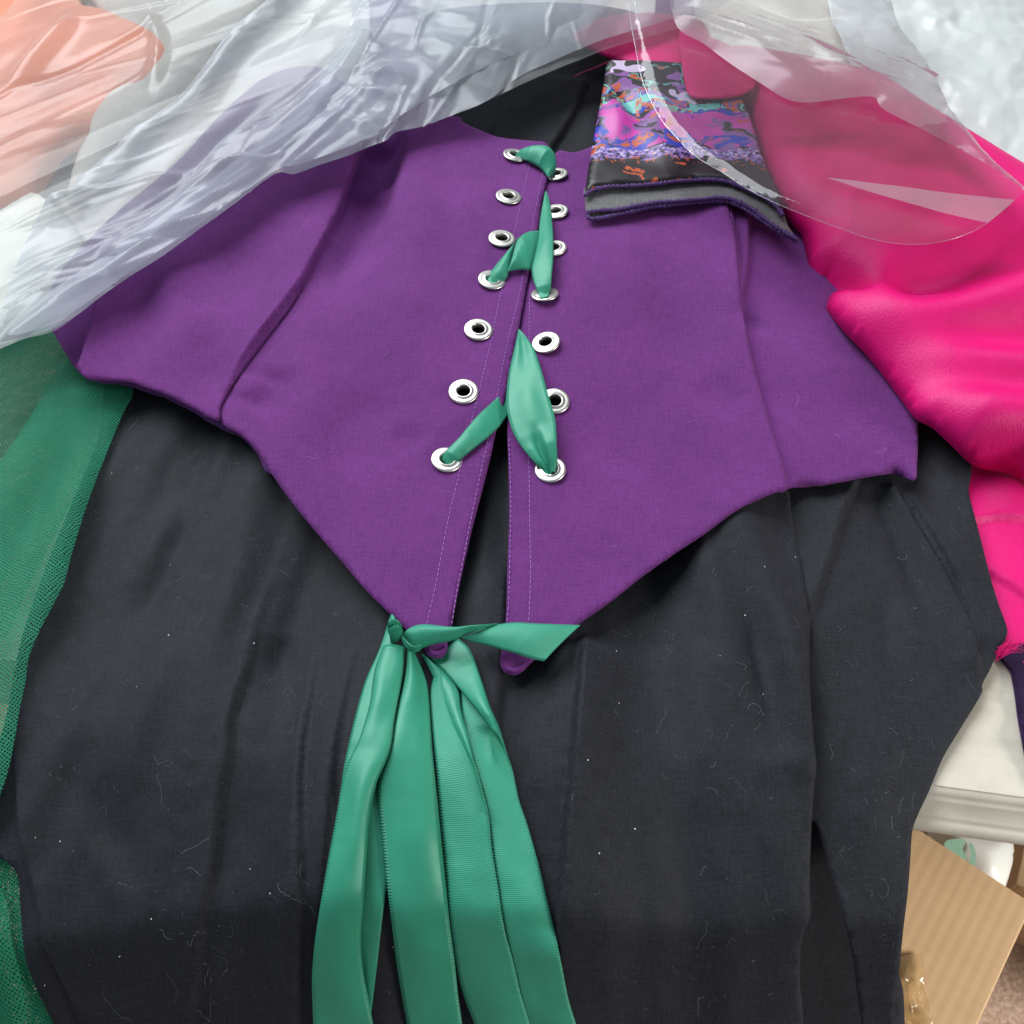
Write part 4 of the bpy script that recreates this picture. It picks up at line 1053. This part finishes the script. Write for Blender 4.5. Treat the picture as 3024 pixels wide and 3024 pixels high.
hem3 = cS((205, 1290), (225, 1322), (330, 1312), (500, 1274), (650, 1240), (800, 1226), (950, 1210), (1100, 1196), (1230, 1206), (1350, 1266), (1480, 1356), (1600, 1432), (1706, 1482))
cloth('bottom_layer', cS((200, 1180),) + hem3 + cS((1640, 1380), (1500, 1200), (1200, 1000), (800, 1000), (400, 1050)), lambda P: ZSC2(P) - 0.0022, M['print_back'], scarf, sp=0.003, solid=0.0006)
def hem(px, zf, r, parent):
    xy = resample(catmull(on(px, zf), 8), 0.0009)
    z = zf(xy) + r * 0.3
    k = np.arange(len(xy))
    rr = r * (1 + 0.28 * np.sin(k * 2.1) + 0.2 * np.random.RandomState(2).randn(len(k)))
    return tubes('overlocked_hem', [(np.column_stack([xy, z]), np.clip(rr, r * 0.5, r * 1.6))], r, M['hem'], parent, sides=6)
hem(hem1, lambda P: ZSC(P) - 0.0018, 0.00125, scarf)
hem(hem2, ZSC2, 0.00125, scarf)
hem(hem3, lambda P: ZSC2(P) - 0.002, 0.00125, scarf)

# ------------------------------------------------------------------ plastics and the clothes under them
wf = [(2430, -160), (2900, -220), (3450, -220), (3600, 300), (3480, 760), (3150, 740), (3000, 700), (2700, 560), (2560, 300)]
ZW = Field(lambda P: 0.012 + 0.006 * facets(rot(P, 40, 1, 0.6), 22, 1) + 0.003 * facets(rot(P, -20, 1, 0.6), 55, 4) + 0.0012 * facets(P, 110, 7))
o = cloth('white_plastic_sheet', wf, ZW, M['whitefilm'], None, sp=0.002, solid=0.0003); tag(o, 'crumpled glossy white plastic sheet in the top right corner', 'plastic sheet')
ZC = Field(lambda P: 0.018 + 0.003 * fbm(P, 18, 2))
ZC.ridge([(20, 760), (90, 790), (150, 800)], 0.008, 0.010)
o = cloth('cream_cloth', [(-200, 520), (60, 560), (200, 640), (260, 760), (200, 880), (60, 980), (-200, 1060)], ZC, M['cream'], None, sp=0.004, solid=0.0009, edge=(0.012, 0.02)); tag(o, 'cream cloth under the plastic bag above the green netting', 'cloth')
ZO = Field(lambda P: 0.028 + 0.003 * fbm(P, 16, 5))
ZO.ridge([(60, 330), (200, 250), (330, 170)], -0.012, 0.02); ZO.ridge([(100, 480), (220, 380), (330, 320)], 0.01, 0.02)
o = cloth('coral_cloth', [(-220, -150), (200, -150), (250, 30), (330, 60), (430, 100), (520, 160), (530, 230), (470, 300), (380, 340), (310, 390), (250, 440), (190, 470), (130, 560), (60, 640), (-220, 700)], ZO, M['coral'], None, sp=0.004, solid=0.0009, edge=(0.02, 0.03)); tag(o, 'coral orange cloth seen through the plastic bag in the top left corner', 'cloth')
o = cloth('grey_cloth', [(240, -150), (900, -150), (760, 60), (640, 180), (520, 300), (400, 420), (300, 560), (200, 600), (250, 400), (330, 250), (300, 60)], lambda P: 0.021 + 0.003 * fbm(P, 16, 7), M['beige'], None, sp=0.004, solid=0.0009, edge=(0.012, 0.02)); tag(o, 'pale grey folded cloth under the plastic bag near the top left', 'cloth')

bag = empty('garment_bag', (*at_z([(900, 300)], 0.0)[0], 0.0), 'crumpled milky plastic garment bag covering the top left of the bodice', 'plastic bag')
low = [(-150, 1090), (0, 1030), (75, 1000), (159, 978), (235, 925), (307, 869), (392, 811), (477, 758), (572, 689), (689, 604), (811, 514), (869, 514), (949, 485), (1024, 461), (1101, 429), (1140, 415), (1170, 390), (1244, 374), (1339, 339), (1440, 297), (1530, 254), (1636, 207), (1716, 175), (1784, 148), (1869, 122), (1960, 95), (2060, 60), (2180, -20)]
def bag_base(h, seed, amp=1.0):
    def f(P):
        Q = rot(P, 42, 0.13, 1.0)
        R2 = rot(P, 72, 0.20, 1.0)
        rt = sstep((P[:, 0] + 0.16) / 0.10)     # creases run steeper to the right
        z = h + amp * (0.0075 * ((1 - rt) * facets(Q, 24, seed, 0.2) + rt * facets(R2, 22, seed + 1, 0.3)) + 0.0036 * ((1 - rt) * facets(Q, 60, seed + 2, 0.2) + rt * facets(R2, 50, seed + 3, 0.25)) + (0.0008 + 0.0014 * rt) * facets(rot(P, 25, 0.6, 1), 85, seed + 4, 0.2))
        return z
    return f
ZG = Field(bag_base(0.046, 1, 0.4))
ZG.ridge([(0, 320), (100, 190), (170, 110), (250, 10)], 0.008, 0.008)
ZG.ridge([(440, 300), (470, 130), (410, 20)], 0.006, 0.005)
bang = lambda c: 38 + 38 * float(sstep(np.array((c[0] + 0.20) / 0.16)))
ZG.creases((-100, 0, 1900, 1000), bang, 12, 60, 0.0016, (0.0010, 0.003), (0.08, 0.34), 1)
o = cloth('back_sheet', [(-180, 140), (-20, 66), (48, -5), (110, -90), (500, -150), (1200, -150), (2250, -150)] + low[::-1], ZG, M['bag'], bag, sp=0.0016, solid=0, edge=(0.004, 0.035, 1))
ZG2 = Field(bag_base(0.052, 5, 0.38))
r1 = [(110, 640), (196, 556), (371, 413), (530, 286), (662, 122), (795, 0), (840, -80)]
ZG2.ridge([(p[0] + 22, p[1] + 22) for p in r1], 0.012, 0.012, taper=(0.05, 0))
ZG2.ridge([(250, 720), (461, 572), (583, 466), (689, 371), (860, 250)], -0.008, 0.008)
ZG2.ridge([(300, 790), (477, 684), (636, 556), (795, 435), (901, 339), (1024, 220), (1100, 80)], 0.010, 0.011, taper=(0.05, 0.1))
ZG2.ridge([(560, 560), (700, 420), (820, 330)], 0.007, 0.010)
ZG2.creases((0, 0, 1800, 1000), bang, 9, 110, 0.0018, (0.0010, 0.003), (0.08, 0.36), 2)
cloth('front_sheet', r1 + [(1400, -140), (2120, -140), (2060, 20), (1960, 62), (1869, 90), (1784, 116), (1716, 143), (1636, 178), (1530, 228)] + low[::-1][8:24] + [(159, 970), (60, 1000), (-20, 1010), (20, 860)], ZG2, M['bag_milky'], bag, sp=0.0016, solid=0, edge=(0.007, 0.035, 1))
ZG3 = Field(bag_base(0.057, 9, 0.42))
ZG3.creases((0, 0, 1700, 950), bang, 10, 90, 0.0018, (0.0010, 0.003), (0.06, 0.30), 3)
ZG3.creases((900, 0, 1500, 400), -20, 30, 25, 0.003, (0.003, 0.007), (0.02, 0.05), 4)
cloth('folded_sheet', [(20, 985), (150, 860), (330, 740), (520, 610), (700, 470), (860, 340), (960, 200), (1040, 60), (1080, -100), (1800, -120), (1760, 60), (1600, 130), (1450, 190), (1330, 250), (1200, 330), (1080, 410), (900, 480), (820, 500), (690, 590), (572, 672), (400, 790), (240, 905), (150, 960)], ZG3, M['bag_milky'], bag, sp=0.0016, solid=0, edge=(0.008, 0.03, 1))

film = empty('clear_film', (*at_z([(2500, 450)], 0.0)[0], 0.0), 'clear plastic film with a curved cut edge over the scarf and pink satin', 'plastic film')
ledge = [(1850, -150), (1858, 0), (1861, 53), (1875, 133), (1890, 212), (1912, 276), (1954, 355), (2000, 408), (2053, 461), (2133, 509), (2196, 551), (2265, 588), (2318, 612), (2398, 644), (2477, 673), (2572, 705), (2673, 721), (2769, 716), (2848, 694), (2917, 657), (2996, 591), (3060, 545)]
redge = [(3110, 560), (3040, 560), (3002, 535), (2912, 452), (2848, 371), (2806, 318), (2763, 228), (2705, 138), (2657, 80), (2631, 0), (2590, -150)]
def film_z(P):
    return 0.064 + 0.003 * fbm(P, 9, 2)
ZF = Field(film_z)
ZF.ridge(cC((800, 620), (720, 820), (640, 1000), (570, 1120)), 0.0008, 0.0025, guide=True)
ZF.ridge(cC((940, 780), (870, 950), (800, 1100)), 0.001, 0.002)
cloth('front_sheet', ledge + redge, ZF, M['clear'], film, sp=0.0032, solid=0, edge=(0.003, 0.008), rough_edge=0.0001)
ce = resample(catmull(on(ledge[1:-1], lambda P: film_z(P) - 0.003), 6), 0.003)
tubes('cut_edge', [np.column_stack([ce, film_z(ce) - 0.003])], 0.00018, M['bag_milky'], film, sides=4)
ZF2 = Field(lambda P: film_z(P) + 0.008 + 0.006 * facets(rot(P, -38, 0.3, 1), 30, 8) + 0.003 * facets(rot(P, -38, 0.3, 1), 75, 10))
ZF2.creases((2000, 0, 3000, 600), -32, 7, 80, 0.0020, (0.0012, 0.004), (0.04, 0.25), 6)
ZF2.ridge(cC((200, 0), (520, 200), (800, 330), (1150, 560), (1600, 800)), 0.008, 0.012)
cloth('rolled_edge', [(1990, 60), (2080, 130), (2160, 190), (2245, 245), (2318, 290), (2382, 303), (2477, 292), (2578, 286), (2610, 323), (2742, 392), (2901, 477), (3010, 552), (3040, 572)] + redge[1:] + [(2200, -150), (1990, -150)], ZF2, M['clear_fold'], film, sp=0.002, solid=0, edge=(0.008, 0.02, 1))
gl = cC((832, 990), (1000, 1008), (1300, 1045), (1600, 1085), (1878, 1112), (1730, 1242), (1500, 1190), (1200, 1105), (1000, 1045))
cloth('glint_sheet', gl, lambda P: film_z(P) + 0.004, M['clear_fold'], film, sp=0.004, solid=0, smooth_outline=False)  # pale hazy sheet shaped as the film's highlight, standing in for the glint

# ------------------------------------------------------------------ lint and loose fibres on the skirt and bodice
def inside(p, reg):
    c = False
    for (x0, y0), (x1, y1) in zip(reg, np.roll(reg, -1, 0)):
        if (y0 > p[1]) != (y1 > p[1]) and p[0] < (x1 - x0) * (p[1] - y0) / (y1 - y0) + x0: c = not c
    return c
def lint(name, zf, region, count, mat, label, rad, lmin, lmax, seed, parent=None):
    rs = np.random.RandomState(seed)
    reg = np.asarray(region, float); pp = []
    while len(pp) < count:
        if pp and rs.rand() < 0.4:
            p = np.array(pp[rs.randint(len(pp))]) + rs.randn(2) * 38
        else:
            p = reg.min(0) + rs.rand(2) * (reg.max(0) - reg.min(0))
        if inside(p, reg): pp.append(p)
    start = on(pp, zf)
    n = 9; allpts = []
    for q in start:
        L = lmin + (lmax - lmin) * rs.rand() ** 5
        a = rs.rand() * 6.28; cur = rs.randn() * 0.2; pts = [q.copy()]
        for i in range(n - 1):
            q = q + L / n * np.array([math.cos(a), math.sin(a)]); pts.append(q.copy()); a += cur + rs.randn() * 0.5
        allpts.append(pts)
    A = np.array(allpts); z = zf(A.reshape(-1, 2)).reshape(count, n)
    paths = []
    for k in range(count):
        r = rad * (0.45 + 0.9 * rs.rand() ** 2)
        paths.append((np.column_stack([A[k], z[k] + r + 0.0002 * rs.rand(n)]), r))
    o = tubes(name, paths, rad, mat, parent, sides=3)
    o['kind'] = 'stuff'
    if label: tag(o, label, 'lint')
    return o
sk = [(330, 1250), (700, 1320), (1000, 1720), (1180, 1900), (1750, 1900), (2050, 1650), (2330, 1500), (2385, 1900), (2400, 2300), (2380, 2700), (2350, 3020), (260, 3020), (60, 2300), (150, 1750)]
lint('lint', ZS, sk, 430, M['lint'], 'pale loose fibres scattered over the black skirt front', 0.000062, 0.0008, 0.016, 1)
sd = [(2420, 1500), (2700, 1450), (2850, 1450), (2940, 1800), (2880, 2050), (2700, 2400), (2640, 3000), (2580, 3000), (2440, 2400), (2400, 2000)]
lint('lint', SB, sd, 95, M['lint'], 'pale loose fibres on the right side panel of the black skirt', 0.000062, 0.0008, 0.014, 2)
lint('lint', lambda P: np.maximum(ZBL(P), ZBL(P)), [(300, 950), (900, 500), (1400, 450), (1450, 1000), (1250, 1700), (700, 1200)], 26, M['thread'], 'fine lilac fibres on the left half of the purple bodice', 0.00009, 0.003, 0.014, 3)
lint('lint', ZBD, [(1700, 800), (2150, 800), (2600, 1200), (2650, 1350), (2200, 1430), (1650, 1750)], 26, M['thread'], 'fine lilac fibres on the right half of the purple bodice', 0.00009, 0.003, 0.014, 4)
def specks(zf, pxs, parent, label):
    V = []; Fc = []; rs = np.random.RandomState(9)
    Q = on(pxs, zf); zz = zf(Q)
    for i, q in enumerate(Q):
        z = zz[i]; r = (0.00022 if i < 12 else 0.00006) + 0.00018 * rs.rand()
        o = len(V)
        for d in ((1, 0, 0), (0, 1, 0), (-1, 0, 0), (0, -1, 0)): V.append((q[0] + r * d[0], q[1] + r * d[1] * 1.4, z + 0.0002))
        V.append((q[0], q[1], z + r))
        Fc += [(o, o + 1, o + 4), (o + 1, o + 2, o + 4), (o + 2, o + 3, o + 4), (o + 3, o, o + 4)]
    o = link_mesh('speck', V, Fc, M['speck']); o['kind'] = 'stuff'; tag(o, label, 'lint')
rs = np.random.RandomState(12)
specks(ZS, [(330, 1398), (498, 1876), (750, 1900), (178, 2485), (353, 2825), (1736, 2245), (1875, 2448), (1770, 2520), (2258, 1674), (2200, 1817), (2349, 1645), (1220, 2600)] + [(100 + rs.rand() * 2250, 1900 + rs.rand() * 1100) for _ in range(14)], None, 'tiny white specks scattered over the black skirt')
